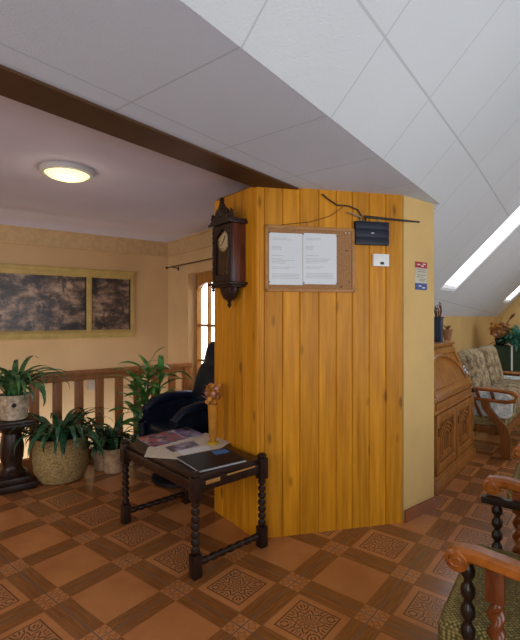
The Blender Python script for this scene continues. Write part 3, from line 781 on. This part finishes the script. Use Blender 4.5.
# vase with dried flowers
vp = tl(.195, .01)
t = thing('dried_flower_vase', 'slender vase of dried orange flowers on the table by the partition', 'vase', (vp.x, vp.y, TOP+.002), 0)
a = MB(); a.lathe([(.036, 0), (.040, .006), (.040, .014), (.022, .022)], n=24); a.build('foot', AMBER, t)
a = MB(); a.lathe([(.020, .02), (.028, .05), (.031, .15), (.034, .23), (.038, .28), (.033, .28), (.028, .22), (0, .2)], n=24)
a.build('vase_body', plain('amber_vase', (.46, .19, .025), .25, .2, 14), t)
a = MB()
for k in range(14):
    an = 2.4*k; r_ = .012+.022*random.random(); a.tube([(0, 0, .2), (r_*math.cos(an)*.6, r_*math.sin(an)*.6, .30), (r_*math.cos(an)*1.3, r_*math.sin(an)*1.3, .30+.10*random.random())], .003, 6)
a.build('stem', DRYO, t)
a = MB()
for k in range(26):
    an = 2.4*k; r_ = .045*math.sqrt((k % 9)/9)
    a.mat(1 if k % 6 == 5 else 0)
    a.puff((r_*math.cos(an), r_*math.sin(an), .29+.125*random.random()), (.034, .034, .03), .8, Matrix.Rotation(random.random()*3, 4, 'X'), 8, 6)
    for q in range(3): a.blade((r_*math.cos(an), r_*math.sin(an), .30+.10*random.random()), an+q, .05, .7, .8, .02, 4)
a.build('flower_head', [DRYO, DRYP], t)

# ------------------------------------------------------------ wall clock on the partition side
cb = K + nn(0, .24)
t = thing('wall_clock', 'dark carved pendulum wall clock hanging on the pine partition', 'clock', (cb.x, cb.y, 0), ROT_N)
# local: -x points out of the wall, y runs along it (towards the railing)
z0, z1 = 1.685, 2.075
a = MB(); a.box((-.008, 0, (z0+z1)/2), (.014, .235, z1-z0), .003)
for sy in (-1, 1): a.box((-.058, sy*.110, (z0+z1)/2), (.100, .016, z1-z0), .003)
a.box((-.058, 0, z1-.008), (.100, .235, .016), .003); a.box((-.058, 0, z0+.008), (.100, .235, .016), .003)
a.build('case', CLOCKW, t)
a = MB(); DX = -.112
for sy in (-1, 1): a.box((DX, sy*.098, (z0+z1)/2), (.016, .040, z1-z0-.004), .004)
a.box((DX, 0, z0+.025), (.016, .16, .05), .004)
poly = [(-.08, z1-.004), (-.08, z1-.10)] + [(-.08*math.cos(math.pi*k/14), z1-.10+.065*math.sin(math.pi*k/14)) for k in range(15)] + [(.08, z1-.004)]
bb = bmesh.new(); fr_ = bb.faces.new([bb.verts.new((DX-.007, y, z)) for y, z in poly]); bmesh.ops.triangulate(bb, faces=[fr_])
g = bmesh.ops.extrude_face_region(bb, geom=bb.faces[:]); bmesh.ops.translate(bb, verts=[v for v in g['geom'] if isinstance(v, bmesh.types.BMVert)], vec=(.012, 0, 0))
bmesh.ops.recalc_face_normals(bb, faces=bb.faces[:]); a.merge(bb)
do = a.build('door', CLOCKD, t)
a = MB(); a.box((DX+.004, 0, (z0+z1)/2-.01), (.002, .165, z1-z0-.06)); a.build('glass', PANE, do)
for sy in (-1, 1):
    a = MB(); turned(a, (DX-.010, sy*.098, 0), z0+.05, z0+.15, .010, 3, 10); a.lathe([(.007, z0+.15), (.010, z0+.20), (.007, z0+.26)], (DX-.010, sy*.098, 0), 10); turned(a, (DX-.010, sy*.098, 0), z0+.26, z1-.03, .010, 3, 10); a.build('colonnette', CLOCKD, t)
MY = Matrix.Rotation(-math.pi/2, 4, 'Y')
a = MB(); a.lathe([(0, -.004), (.066, -.004), (.070, .0), (.070, .006), (0, .007)], (DX+.020, 0, z1-.105), 32, MY); dl = a.build('dial', plain('aged_cream_dial', (.55, .43, .22), .5, .12, 30), t)
a = MB(); a.lathe([(.070, 0), (.076, .004), (.076, .012), (.068, .012), (.066, .004)], (DX+.020, 0, z1-.105), 32, MY); a.build('bezel', plain('old_brass', (.30, .19, .05), .35, .1, metal=.7), dl)
a = MB(); a.bar((DX+.010, 0, z1-.105), (DX+.010, -.018, z1-.072), .006, .002); a.build('clock_hand', BLACKP, dl)
a = MB(); a.bar((DX+.010, 0, z1-.105), (DX+.010, .030, z1-.135), .005, .002)
for k in range(12):
    an = math.pi*k/6; a.box((DX+.011, .056*math.sin(an), z1-.105+.056*math.cos(an)), (.001, .006, .012), 0, 0, Matrix.Rotation(-an, 4, 'X'))
a.build('clock_hand', BLACKP, dl)
a = MB(); a.tube([(-.055, 0, z1-.17), (-.055, 0, z0+.09)], .003, 6); a.lathe([(0, -.004), (.026, -.003), (.028, 0), (.026, .004), (0, .005)], (-.055, 0, z0+.075), 20, MY); a.build('pendulum', plain('tarnished_brass', (.22, .14, .05), .35, .1, metal=.6), t)
a = MB()
a.box((-.067, 0, z1+.010), (.150, .285, .020), .006); a.box((-.065, 0, z1+.026), (.138, .265, .014), .005)
# carved pediment
prof = [(-.125, 0), (-.125, .02), (-.10, .035), (-.085, .03), (-.075, .055), (-.05, .08), (-.03, .085), (-.028, .10), (0, .118), (.028, .10), (.03, .085), (.05, .08), (.075, .055), (.085, .03), (.10, .035), (.125, .02), (.125, 0)]
RYZ = Matrix(((0, 1, 0, -.125), (1, 0, 0, 0), (0, 0, 1, z1+.032), (0, 0, 0, 1)))
a.slab(prof, .022, RYZ)
a.slab([(x*.8, z*.8) for x, z in prof], .034, Matrix.Translation((-.006, 0, 0)) @ RYZ)
a.lathe([(.012, 0), (.02, .008), (.012, .018), (.02, .028), (.013, .042), (0, .05)], (-.115, 0, z1+.140), 14)
for sy in (-1, 1): a.lathe([(.012, 0), (.016, .01), (.008, .02), (.012, .03), (0, .045)], (-.115, sy*.118, z1+.05), 12)
a.puff((-.128, 0, z1+.075), (.02, .05, .055), .9); a.build('crown', CLOCKD, t)
a = MB(); a.box((-.067, 0, z0-.010), (.150, .285, .018), .006); a.box((-.062, 0, z0-.026), (.125, .24, .016), .005)
a.lathe([(.088, 0), (.090, -.015), (.082, -.045), (.06, -.075), (.03, -.09), (0, -.092)], (-.055, 0, z0-.032), 24, Matrix.Diagonal((.55, 1.0, 1, 1)))
a.lathe([(.010, 0), (.016, -.01), (.010, -.022), (.016, -.035), (.006, -.048), (0, -.06)], (-.055, 0, z0-.118), 14)
for sy in (-1, 1): a.lathe([(.010, 0), (.014, -.01), (.007, -.02), (.012, -.03), (0, -.045)], (-.115, sy*.115, z0-.02), 12)
a.build('base_bracket', CLOCKD, t)

# ------------------------------------------------------------ notice board and fittings on the pine front
FRZ = math.atan2(ax.y, ax.x)
def front_thing(name, label, cat, px, py, off=0, group=None):
    p = on_front(px, py, off); return thing(name, label, cat, p, FRZ, group)
def fsize(px, py, x1, y1):     # local x,z of an image point on the front face, relative to another
    q = on_front(x1, y1) - on_front(px, py); return q.dot(ax), q.z
bx, by = 309.5, 259.5
t = front_thing('notice_board', 'cork notice board with a thin wooden frame on the pine partition', 'notice board', bx, by)
xl, _ = fsize(bx, by, 264.6, by); xr, _ = fsize(bx, by, 354, by); zt_ = fsize(bx, by, bx, 227)[1]; zb_ = fsize(bx, by, bx, 292)[1]
a = MB(); a.box(((xl+xr)/2, -.007, (zt_+zb_)/2), (xr-xl-.02, .010, zt_-zb_-.02), 0); a.build('cork_panel', CORK, t)
a = MB(); fw = .022
for z in (zt_-fw/2, zb_+fw/2): a.box(((xl+xr)/2, -.010, z), (xr-xl, .020, fw), .004)
for x in (xl+fw/2, xr-fw/2): a.box((x, -.010, (zt_+zb_)/2), (fw, .020, zt_-zb_), .004)
a.build('frame', CORKF, t)
PINP = [(268.5, 233), (302.5, 234.5), (336, 236.5), (268.5, 282), (303, 283), (336, 284), (345.5, 251), (348.5, 282), (340, 287)]
for k, (x, y) in enumerate(PINP):
    lx, lz = fsize(bx, by, x, y); a = MB(); a.puff((lx, -.018, lz), (.009, .012, .009), 1, None, 8, 6); a.build('push_pin', BLACKP if k != 7 else TERRA, t)
for (x, y) in ((344.5, 233.5), (348, 233.5)):
    lx, lz = fsize(bx, by, x, y); a = MB(); a.puff((lx, -.018, lz), (.010, .012, .010), 1, None, 8, 6); a.build('push_pin', WHITEP, t)['label'] = 'white push pin'
for k, (p0, p1) in enumerate(((269.3, 302.6), (303.2, 336.6))):
    t = front_thing('notice_sheet', ('left-hand white printed notice sheet pinned on the cork board', 'right-hand white printed notice sheet pinned on the cork board')[k], 'notice', (p0+p1)/2, 259, .0125, 'pinned notice sheets')
    wx = (on_front(p1, 259)-on_front(p0, 259)).length; hz = on_front(300, 232.5).z - on_front(300, 283.5).z
    a = MB(); a.box((0, -.0008, 0), (wx, .0016, hz), 0); a.build('sheet', PAPER, t)
    a = MB(); rnd = random.Random(3+k)
    for r0, nl, l0, l1 in ((.40, 2, .35, .8), (.24, 3, .2, .35), (.06, 1, .3, .5), (.0, 4, .3, .75), (-.16, 2, .3, .7), (-.29, 4, .8, .86)):
        for q in range(nl):
            ln = wx*rnd.uniform(l0, l1); a.box((-wx*.42+ln/2, -.0019, hz*(r0 - .028*q)), (ln, .0006, .0035), 0)
    a.build('printed_lines', GREYTXT, t)
# router
rx, ry = 370.3, 234
t = front_thing('router', 'dark navy router box on the pine partition with a long antenna', 'router', rx, ry)
wx = (on_front(387, ry)-on_front(354, ry)).length; hz = on_front(rx, 222.5).z - on_front(rx, 246).z
a = MB()
for k, (c, d) in enumerate(((.34, .30), (0, .33), (-.34, .30))): a.box((0, -.0175, c*hz), (wx, .035, d*hz), .004)
a.box((0, -.015, 0), (wx-.006, .030, hz-.006), 0); a.build('case', NAVY, t)
a = MB(); a.box((0, -.0358, 0), (.022, .001, .006)); a.build('marking', LED, t)['label'] = 'pale marking on the front'
a = MB(); a.tube([(-.045, -.018, hz/2-.005), (-.045, -.018, hz/2+.035)], .006, 10); a.tube([(-.05, -.018, hz/2+.032), (.36, -.032, hz/2+.012)], [.009, .006], 10); a.build('antenna', BLACKP, t)['label'] = 'long black antenna bent sideways'
a = MB(); a.tube([(-.078, -.018, hz/2-.005), (-.078, -.018, hz/2+.03)], .005, 8); a.tube([(-.078, -.018, hz/2+.026), (-.18, -.022, hz/2+.055)], [.010, .007], 8, .6); a.build('antenna', plain('grey_plastic', (.28, .24, .18), .5), t)['label'] = 'short grey antenna'
a = MB(); a.tube([(.055, -.018, hz/2-.005), (.055, -.018, hz/2+.03)], .005, 8); a.build('connector', METAL, t)
# cable from the ceiling
pts = [on_front(x, y, .012) for x, y in ((322, 194), (328, 199), (337, 205), (349, 206), (358, 210), (361.5, 216), (362, 223))]
c = pts[0]; a = MB(); a.tube([p-c for p in pts], .005, 8); tag(a.build('cable', BLACKP, loc=c), 'black cable running from the ceiling down to the router', 'cable')
pts = [on_front(x, y, .008) for x, y in ((270, 226.2), (290, 224), (310, 222), (330, 216), (343, 207))]
c = pts[0]; a = MB(); a.tube([p-c for p in pts], .0018, 6); tag(a.build('cable', BLACKP, loc=c), 'thin dark wire running above the cork notice board', 'cable')
# thermostat
t = front_thing('thermostat', 'small white wall thermostat below the router', 'thermostat', 379.8, 260.5)
wx = (on_front(388, 260)-on_front(372, 260)).length; hz = on_front(380, 254.5).z - on_front(380, 267).z
a = MB(); a.box((0, -.012, 0), (wx, .024, hz), .008); a.build('case', WHITEP, t)
a = MB(); a.box((.005, -.0245, -.022), (.028, .002, .018), .001); a.build('display', BLACKP, t)
# little poster on the column
en = nn(0, -1); 
def on_col(px, py):
    d = ray(px, py); tt = Np.dot(en)/d.dot(en); return Vector((0, 0, H)) + d*tt
p = on_col(420.6, 276)
t = thing('printed_strip', 'small red, pale and blue printed strip on the cream column', 'sticker', p, ROT_N)
wx = (on_col(426.5, 276)-on_col(414.5, 276)).length; hz = on_col(420, 262.5).z - on_col(420, 290.5).z
a = MB(); a.box((0, -.002, 0), (wx, .004, hz), 0)
a.mat(1); a.box((0, -.0045, hz*.39), (wx, .001, hz*.22)); a.mat(2); a.box((0, -.0045, -hz*.38), (wx, .001, hz*.24))
a.mat(3)
rnd = random.Random(5)
for z in (.22, .15, .03, -.04, -.12, -.17): a.box((rnd.uniform(-.1, .1)*wx, -.0045, z*hz), (wx*rnd.uniform(.4, .7), .001, hz*.025))
a.mat(4)
for x, z in ((-.2, .40), (.1, .36), (.25, .43), (-.1, -.36), (.2, -.42)): a.box((x*wx, -.0052, z*hz), (wx*.22, .0006, hz*.03))
a.build('print', [PALEP, REDP, BLUEP, plain('brown_print', (.25, .2, .12), .5), WHITEP], t)

# ------------------------------------------------------------ writing desk (secretary)
dr0, dr1, ds = 3.66, 4.94, -1.12
t = thing('writing_desk', 'honey oak writing desk with sloping lid behind the cream column', 'desk', rs((dr0+dr1)/2, ds), ROT_R)
W_ = dr1-dr0; D_ = .53
a = MB(); a.box((0, D_/2-.015, .055), (W_+.06, D_+.03, .11), .012); a.box((0, D_/2-.01, .125), (W_+.03, D_+.02, .04), .015); a.build('plinth', OAK, t)
def ysl(z): return .195*(z-.74)/(1.16-.74)
a = MB()
a.box((0, D_/2+.01, .40), (W_, D_-.02, .54), .004)                     # lower case
side = [(0.0, .66), (0.0, .74), (.195, 1.16), (D_, 1.16), (D_, .66)]
RYX = lambda x: Matrix(((0, 1, 0, x), (1, 0, 0, 0), (0, 0, 1, 0), (0, 0, 0, 1)))
a.slab([(y+.012, z) for y, z in side], W_-.06, RYX(-W_/2+.03))
for x in (-W_/2, W_/2-.035): a.slab([(y-.004, z) for y, z in side], .035, RYX(x))
a.build('carcass', OAK, t)
a = MB(); a.box((0, D_/2-.02, .665), (W_+.02, D_+.0, .03), .01); a.box((0, .2+D_/2-.11, 1.175), (W_+.05, D_-.16, .028), .01); a.build('molding', OAK, t)
# sloping lid with a raised arched moulding
a = MB(); lidM = Matrix.Rotation(-math.atan2(.195, .42), 4, 'X')
LL = math.hypot(.195, .42)
def lid_box(x, u, dx, du, out, th, bev): # u along the slope from its foot
    c_ = Vector((x, .195*u/LL, .74+.42*u/LL)) + Vector((0, -.42, .195)).normalized()*(out)
    a.box(c_, (dx, th, du), bev, 0, lidM)
lid_box(0, LL*.5, W_-.10, LL*.92, 0, .02, .004); lid_box(0, LL*.14, W_-.12, .06, .016, .03, .01)
for x in (-W_/2+.10, W_/2-.10): lid_box(x, LL*.5, .07, LL*.85, .014, .02, .006)
lid_box(0, LL*.88, W_-.14, .06, .014, .02, .006)
cen = lambda x, u, out: Vector((x, .195*u/LL, .74+.42*u/LL)) + Vector((0, -.42, .195)).normalized()*out
arc = [cen(.50*math.cos(math.pi*k/18), .13+.24*math.sin(math.pi*k/18), .016) for k in range(19)]
a.tube(arc, .018, 8)
lo = a.build('lid', OAK, t)
a = MB()
for q in range(3): a.box(cen(W_/2-.10, .20-.03*q, .03), (.05, .016, .035), .005, .3*q)
a.build('keys', plain('silver_key_metal', (.55, .57, .62), .25, .1, metal=.6), lo)['label'] = 'bright metal lock with hanging keys'
a = MB(); a.box((0, -.004, .705), (W_-.12, .02, .055), .005); a.build('drawer', OAK, t)
# two doors with pointed-arch carving
for x0, x1 in ((-W_/2+.05, -.012), (.012, W_/2-.09)):
    a = MB(); zz0, zz1 = .155, .64; wd = x1-x0; xc = (x0+x1)/2; fw = .075
    for x in (x0+fw/2, x1-fw/2): a.box((x, -.004, (zz0+zz1)/2), (fw, .028, zz1-zz0), .006)
    for z in (zz0+fw/2, zz1-fw/2): a.box((xc, -.004, z), (wd, .027, fw), .006)
    d_ = a.build('door', OAK, t)
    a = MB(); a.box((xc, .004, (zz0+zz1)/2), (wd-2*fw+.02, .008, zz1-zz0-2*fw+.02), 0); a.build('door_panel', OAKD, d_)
    a = MB(); pw = wd-2*fw
    for sh in (0, 1, 2):
        hw = pw*(.46-.11*sh); bz = zz0+.10+.02*sh; sz = zz1-.19-.02*sh; ht = .09-.012*sh
        pl = [(xc-hw, -.004, bz), (xc-hw, -.004, sz), (xc-hw*.7, -.004, sz+ht*.55), (xc, -.004, sz+ht), (xc+hw*.7, -.004, sz+ht*.55), (xc+hw, -.004, sz), (xc+hw, -.004, bz)]
        for p_, q_ in zip(pl, pl[1:]): a.bar(p_, q_, .018, .014, .003, (0, 1, 0))
        a.bar(pl[0], pl[-1], .018, .014, .003, (0, 1, 0))
    a.build('arch_carving', OAK, d_)
    a = MB(); a.box((x0+.03, -.022, .50), (.02, .006, .07), .002); a.build('key_plate', BRASS, d_)
a = MB(); a.puff((W_/2-.045, -.02, .70), (.04, .045, .05), .9); a.build('carved_boss', DARKW, t)
a = MB(); turned(a, (W_/2-.035, -.006, 0), .16, .64, .022, 4, 14); a.build('colonnette', OAK, t)

# things on the desk
def on_desk(px, py, z): return on_z(px, py, z)
dz = 1.190
k_ = (440-260)/F; p = None
def rs_at(px, s): 
    k_ = (px-260)/F; tt = s/(k_*cR - sR); return Vector((k_*tt, tt, 0))
p = rs_at(438, -1.42)
t = thing('twig_vase', 'square blue-grey vase holding brown twigs on the desk top', 'vase', (p.x, p.y, dz), ROT_R)
hh = H - 0/F*p.y - dz
a = MB(); a.box((0, 0, .125), (.085, .085, .25), .008); a.box((0, 0, .255), (.105, .105, .014), .003); a.build('vase_body', BLUEG, t)
a = MB()
for q in range(9):
    an = q*.7; a.tube([(.02*math.cos(an), .02*math.sin(an), .24), (.035*math.cos(an), .035*math.sin(an), .32), (.03*math.cos(an+.6), .03*math.sin(an+.6), .36+.008*q)], [.006, .006, .003], 6)
a.build('twig', TWIG, t)
p = rs_at(447.5, -1.40)
t = thing('desk_pot', 'small terracotta pot of dry stalks on the desk beside the vase', 'pot', (p.x, p.y, dz))
a = MB(); a.lathe([(.035, 0), (.05, .10), (.055, .10), (.055, .125), (.045, .125), (.04, .09), (0, .08)], n=20); a.build('pot', TERRA, t)
a = MB()
for q in range(12): a.blade((0, 0, .10), q*2.4, .09, 1.1, .8, .014, 4)
a.build('dry_stalks', TWIG, t)

# ------------------------------------------------------------ sofa behind the desk
SLn = 1.74
t = thing('sofa', 'carved wooden two-seat sofa with floral tapestry cushions by the knee wall', 'sofa', rs(5.93, -.80), ROT_R)
# local x along the wall, y towards the wall, front at y=0
a = MB(); a.box((0, .05, .27), (SLn-.10, .05, .085), .012); a.box((0, .50, .27), (SLn-.10, .05, .085), .01)
for x in (-SLn/2+.06, SLn/2-.06): a.box((x, .28, .27), (.05, .46, .08), .01)
a.build('frame', OAKD, t)
a = MB(); a.box((0, .28, .35), (SLn-.12, .48, .11), .02); a.build('upholstered_base', FLORAL_D, t)
for x in (-.385, .385):
    a = MB(); a.puff((x, .25, .525), (.76, .52, .22), .3, None, 28, 14); a.build('seat_cushion', [FLORAL], t)
tilt = Matrix.Rotation(math.radians(-13), 4, 'X')
for x in (-.41, .41):
    a = MB(); a.puff((x, .445, .79), (.76, .16, .58), .45, tilt, 32, 16)
    for q in (-.24, 0, .24): a.puff((x+q, .405, .80), (.22, .13, .56), .6, tilt, 16, 10)
    a.build('back_cushion', FLORAL, t)
a = MB()
for x in (-.80, 0, .80): a.bar((x, .49, .27), (x, .62, 1.00), .05, .035, .01)
a.bar((-.82, .61, .98), (.82, .61, .98), .05, .06, .012); a.bar((-.82, .56, .70), (.82, .56, .70), .03, .05, .01); a.build('back_frame', OAKD, t)
for sx in (-1, 1):
    x = sx*(SLn/2-.02)
    a = MB()
    a.tube([(x, .54, .70), (x, .38, .695), (x, .10, .69), (x, -.03, .68), (x, -.07, .645), (x, -.05, .60), (x, .02, .58), (x, .30, .585), (x, .54, .60)], [.024, .026, .028, .028, .026, .026, .024, .022, .022], 12, .8)
    ao = a.build('arm', ARMW if sx < 0 else OAK, t)
    for k, y in enumerate((.14, .28, .42)):
        b2 = MB(); b2.bar((x, y, .59), (x, y+.03, .69), .022, .03, .006); b2.build('spindle', TWISTW, ao)
    # S-shaped front leg
    a = MB(); cl = [(.23, .59), (.21, .50), (.13, .40), (.06, .32), (.035, .22), (.03, .12), (.03, .03), (.02, 0)]
    wv = [.075, .08, .085, .10, .10, .085, .08, .10]
    left = [(y-w_/2, z) for (y, z), w_ in zip(cl, wv)]; right = [(y+w_/2, z) for (y, z), w_ in zip(cl, wv)]
    a.slab(left + right[::-1], .055, Matrix(((0, 1, 0, x-.0275), (1, 0, 0, 0), (0, 0, 1, 0), (0, 0, 0, 1))))
    a.build('leg', OAKD, t)
    a = MB(); a.box((x, .51, .30), (.055, .06, .60), .008); a.build('leg', OAKD, t)
    a = MB(); a.puff((x-sx*.052, .25, .53), (.046, .54, .26), .22, None, 24, 12)
    a.build('side_bolster', PALEC, t)['label'] = 'pale patterned bolster inside the arm'
    a = MB()
    for y in (.32, .46): a.bar((x, y-.06, .40), (x, y+.02, .59), .022, .028, .006)
    a.build('slat', TWISTW, t)

# ------------------------------------------------------------ plant corner beyond the sofa
pb = rs_at(512, -1.25); rz_ = ROT_R
t = thing('plant_stand', 'dark maroon wooden stand beyond the sofa carrying the green box', 'stand', (pb.x, pb.y, 0), rz_)
a = MB(); a.box((0, 0, .50), (.36, .62, .05), .008); a.box((0, 0, .445), (.32, .58, .07), .004); a.build('stand_top', MAROON, t)
for sx in (-1, 1):
    for sy in (-1, 1): a = MB(); a.box((sx*.14, sy*.27, .21), (.045, .045, .42), .006); a.build('leg', MAROON, t)
t = thing('planter_box', 'dark green wrapped planter box with a white ribbon beyond the sofa', 'planter', (pb.x, pb.y, .526), rz_)
a = MB(); a.box((0, 0, .03), (.30, .56, .06), .006); a.build('tray', MAROON, t)
a = MB(); a.box((0, 0, .26), (.28, .54, .40), .012); a.build('box', GREENW, t)
a = MB(); a.box((-.142, -.02, .26), (.006, .026, .395), 0); a.box((0, -.02, .462), (.28, .026, .005), 0)
for an in (.5, 2.6): a.puff((-.12, -.02+.04*math.cos(an), .48), (.03, .07, .035), .8, Matrix.Rotation(an, 4, 'X'))
a.build('ribbon', WHITEP, t)
def foliage_thing(name, label, loc, mat, leaves, cat='plant'):
    a = MB()
    for lf in leaves: a.blade(*lf)
    return tag(a.build(name, mat, loc=loc), label, cat)
q = Vector((pb.x, pb.y, .988)) + rs(0, .10)
foliage_thing('leafy_plant', 'bright teal green leafy plant growing from the green box', q, LEAF_T,
    rosette(110, .0, .17, .24, .46, .3, 1.5, .8, 2.4, .075))
q = Vector((pb.x, pb.y, .988)) + rs(0, -.17)
t = thing('dried_flower_pot', 'orange dried flower arrangement with a tall dark seed head on the green box', 'flowers', q)
a = MB(); a.lathe([(.06, 0), (.07, .02), (.085, .09), (.075, .12), (.06, .12), (0, .10)], n=20); a.build('pot', BLACKP, t)
a = MB()
for k in range(50):
    an = 2.4*k; r_ = .15*math.sqrt((k % 13)/13); zz = .15+.20*random.random()
    a.mat(0 if k % 4 else 1); a.puff((r_*math.cos(an), r_*math.sin(an), zz), (.06, .06, .05), .9, Matrix.Rotation(k, 4, 'Y'), 8, 6)
    a.blade((r_*math.cos(an)*.5, r_*math.sin(an)*.5, .12), an, .22, 1.0, .5, .03, 5)
a.build('flower_head', [DRYO, DRYP], t)
a = MB(); e_ = rs(0, 1)
a.tube([(0, 0, .10), e_*.08 + Vector((0, 0, .33)), e_*.16 + Vector((0, 0, .46))], [.006, .008, .008], 8); a.tube([e_*.14 + Vector((0, 0, .43)), e_*.18 + Vector((0, 0, .48)), e_*.21 + Vector((0, 0, .52))], [.012, .024, .008], 10)
a.tube([(0, 0, .10), e_*.0 + Vector((0, 0, .34)), e_*.02 + Vector((0, 0, .46))], [.005, .005, .002], 6)
a.build('seed_stalk', TWIG, t)

# ------------------------------------------------------------ armchairs at the right
AW = .766; AC = Vector((.662, 1.4575, 0)); AD = Vector((.579, .815, 0)).normalized()
t = thing('armchair', 'nearest armchair with scrolled chestnut arms and an olive woven seat', 'armchair', AC + AD*AW/2, math.atan2(-AD.x, AD.y), 'row of scroll-arm armchairs')
# local x runs back from the front edge, local y along the row (positive = farther)
a = MB(); a.puff((.27, 0, .33), (.72, .68, .13), .10, None, 40, 14); a.build('seat', OLIVE, t)
a = MB(); a.box((.28, 0, .25), (.56, .62, .07), .01); a.build('seat_frame', BLACKW, t)
a = MB(); a.puff((.62, 0, .72), (.10, .60, .62), .3, Matrix.Rotation(math.radians(10), 4, 'Y'), 28, 12); a.build('backrest', OLIVE, t)
for sy in (-1, 1):
    y = sy*AW/2
    a = MB()
    # arm: flat top bar, slightly swept, ending in a scroll at the front
    pl = [(-.02, y, .672), (.05, y, .678), (.15, y, .668), (.30, y, .65), (.45, y, .655), (.60, y, .68)]
    nseg = 6; b2 = bmesh.new(); rows = []
    for (x, yy, z), wd, th in zip(pl, (.060, .066, .070, .068, .062, .055), (.045, .046, .044, .042, .040, .04)):
        rows.append([b2.verts.new((x, yy + wd/2*cx_, z + th/2*cz_)) for cx_, cz_ in ((-1, -.6), (-.7, -1), (.7, -1), (1, -.6), (1, .5), (.6, 1), (-.6, 1), (-1, .5))])
    for r0, r1 in zip(rows, rows[1:]):
        for k in range(8): b2.faces.new((r0[k], r0[(k+1) % 8], r1[(k+1) % 8], r1[k]))
    b2.faces.new(rows[0]); b2.faces.new(rows[-1][::-1]); bmesh.ops.recalc_face_normals(b2, faces=b2.faces[:]); a.merge(b2)
    MXs = Matrix.Rotation(math.pi/2, 4, 'X')
    a.lathe([(0, -.033), (.028, -.033), (.037, -.028), (.039, 0), (.037, .028), (.028, .033), (0, .033)], (-.005, y, .655), 24, MXs)
    # spiral on both scroll faces
    for f_ in (-1, 1):
        a.tube([(-.005 + (.031-.0014*k)*math.cos(.5*k), y+f_*.032, .655 + (.031-.0014*k)*math.sin(.5*k)) for k in range(20)], .004, 6)
    a.build('arm', ARMW, t)
    yi = y - sy*(.048 if sy > 0 else .026)
    a = MB()
    a.lathe([(.022, 0), (.026, .015), (.022, .03)], (.02, yi, 0)); a.box((.02, yi, .08), (.05, .05, .10), .005); turned(a, (.02, yi, 0), .13, .26, .024, 3)
    a.box((.02, yi, .275), (.048, .048, .05), .005); turned(a, (.02, yi, 0), .30, .585 if sy > 0 else .64, .0235, 5); a.build('leg', BLACKW, t)
    if sy > 0: a = MB(); a.bar((-.045, yi, .60), (.60, yi, .60), .045, .032, .006); a.build('arm_rail', BLACKW, t)
    a = MB(); a.box((.60, yi, .30), (.05, .05, .60), .006); a.build('leg', BLACKW, t)
    # twisted arm support with a square block on top
    a = MB(); xs = .105
    a.box((xs, y, .60), (.055, .050, .10), .006)
    b2 = bmesh.new(); rows = []; nz = 40
    for i in range(nz+1):
        z = .25 + .30*i/nz; r_ = .021; ph = 2*math.pi*i/nz*2.4
        env = 1.0
        rows.append([b2.verts.new((xs + (r_ + .008*math.cos(2*(th-ph)))*math.cos(th), y - sy*.02*(1-i/nz) + (r_ + .008*math.cos(2*(th-ph)))*math.sin(th), z)) for th in (2*math.pi*k/20 for k in range(20))])
    for r0, r1 in zip(rows, rows[1:]):
        for k in range(20): b2.faces.new((r0[k], r0[(k+1) % 20], r1[(k+1) % 20], r1[k]))
    b2.faces.new(rows[0][::-1]); b2.faces.new(rows[-1]); a.merge(b2); a.build('arm_support', TWISTW, t)
dup(t, t.location + AD*1.44 + Vector((AD.y, -AD.x, 0))*.06, t.rotation_euler[2], 'second armchair along the row, only its scrolled arm end in view')
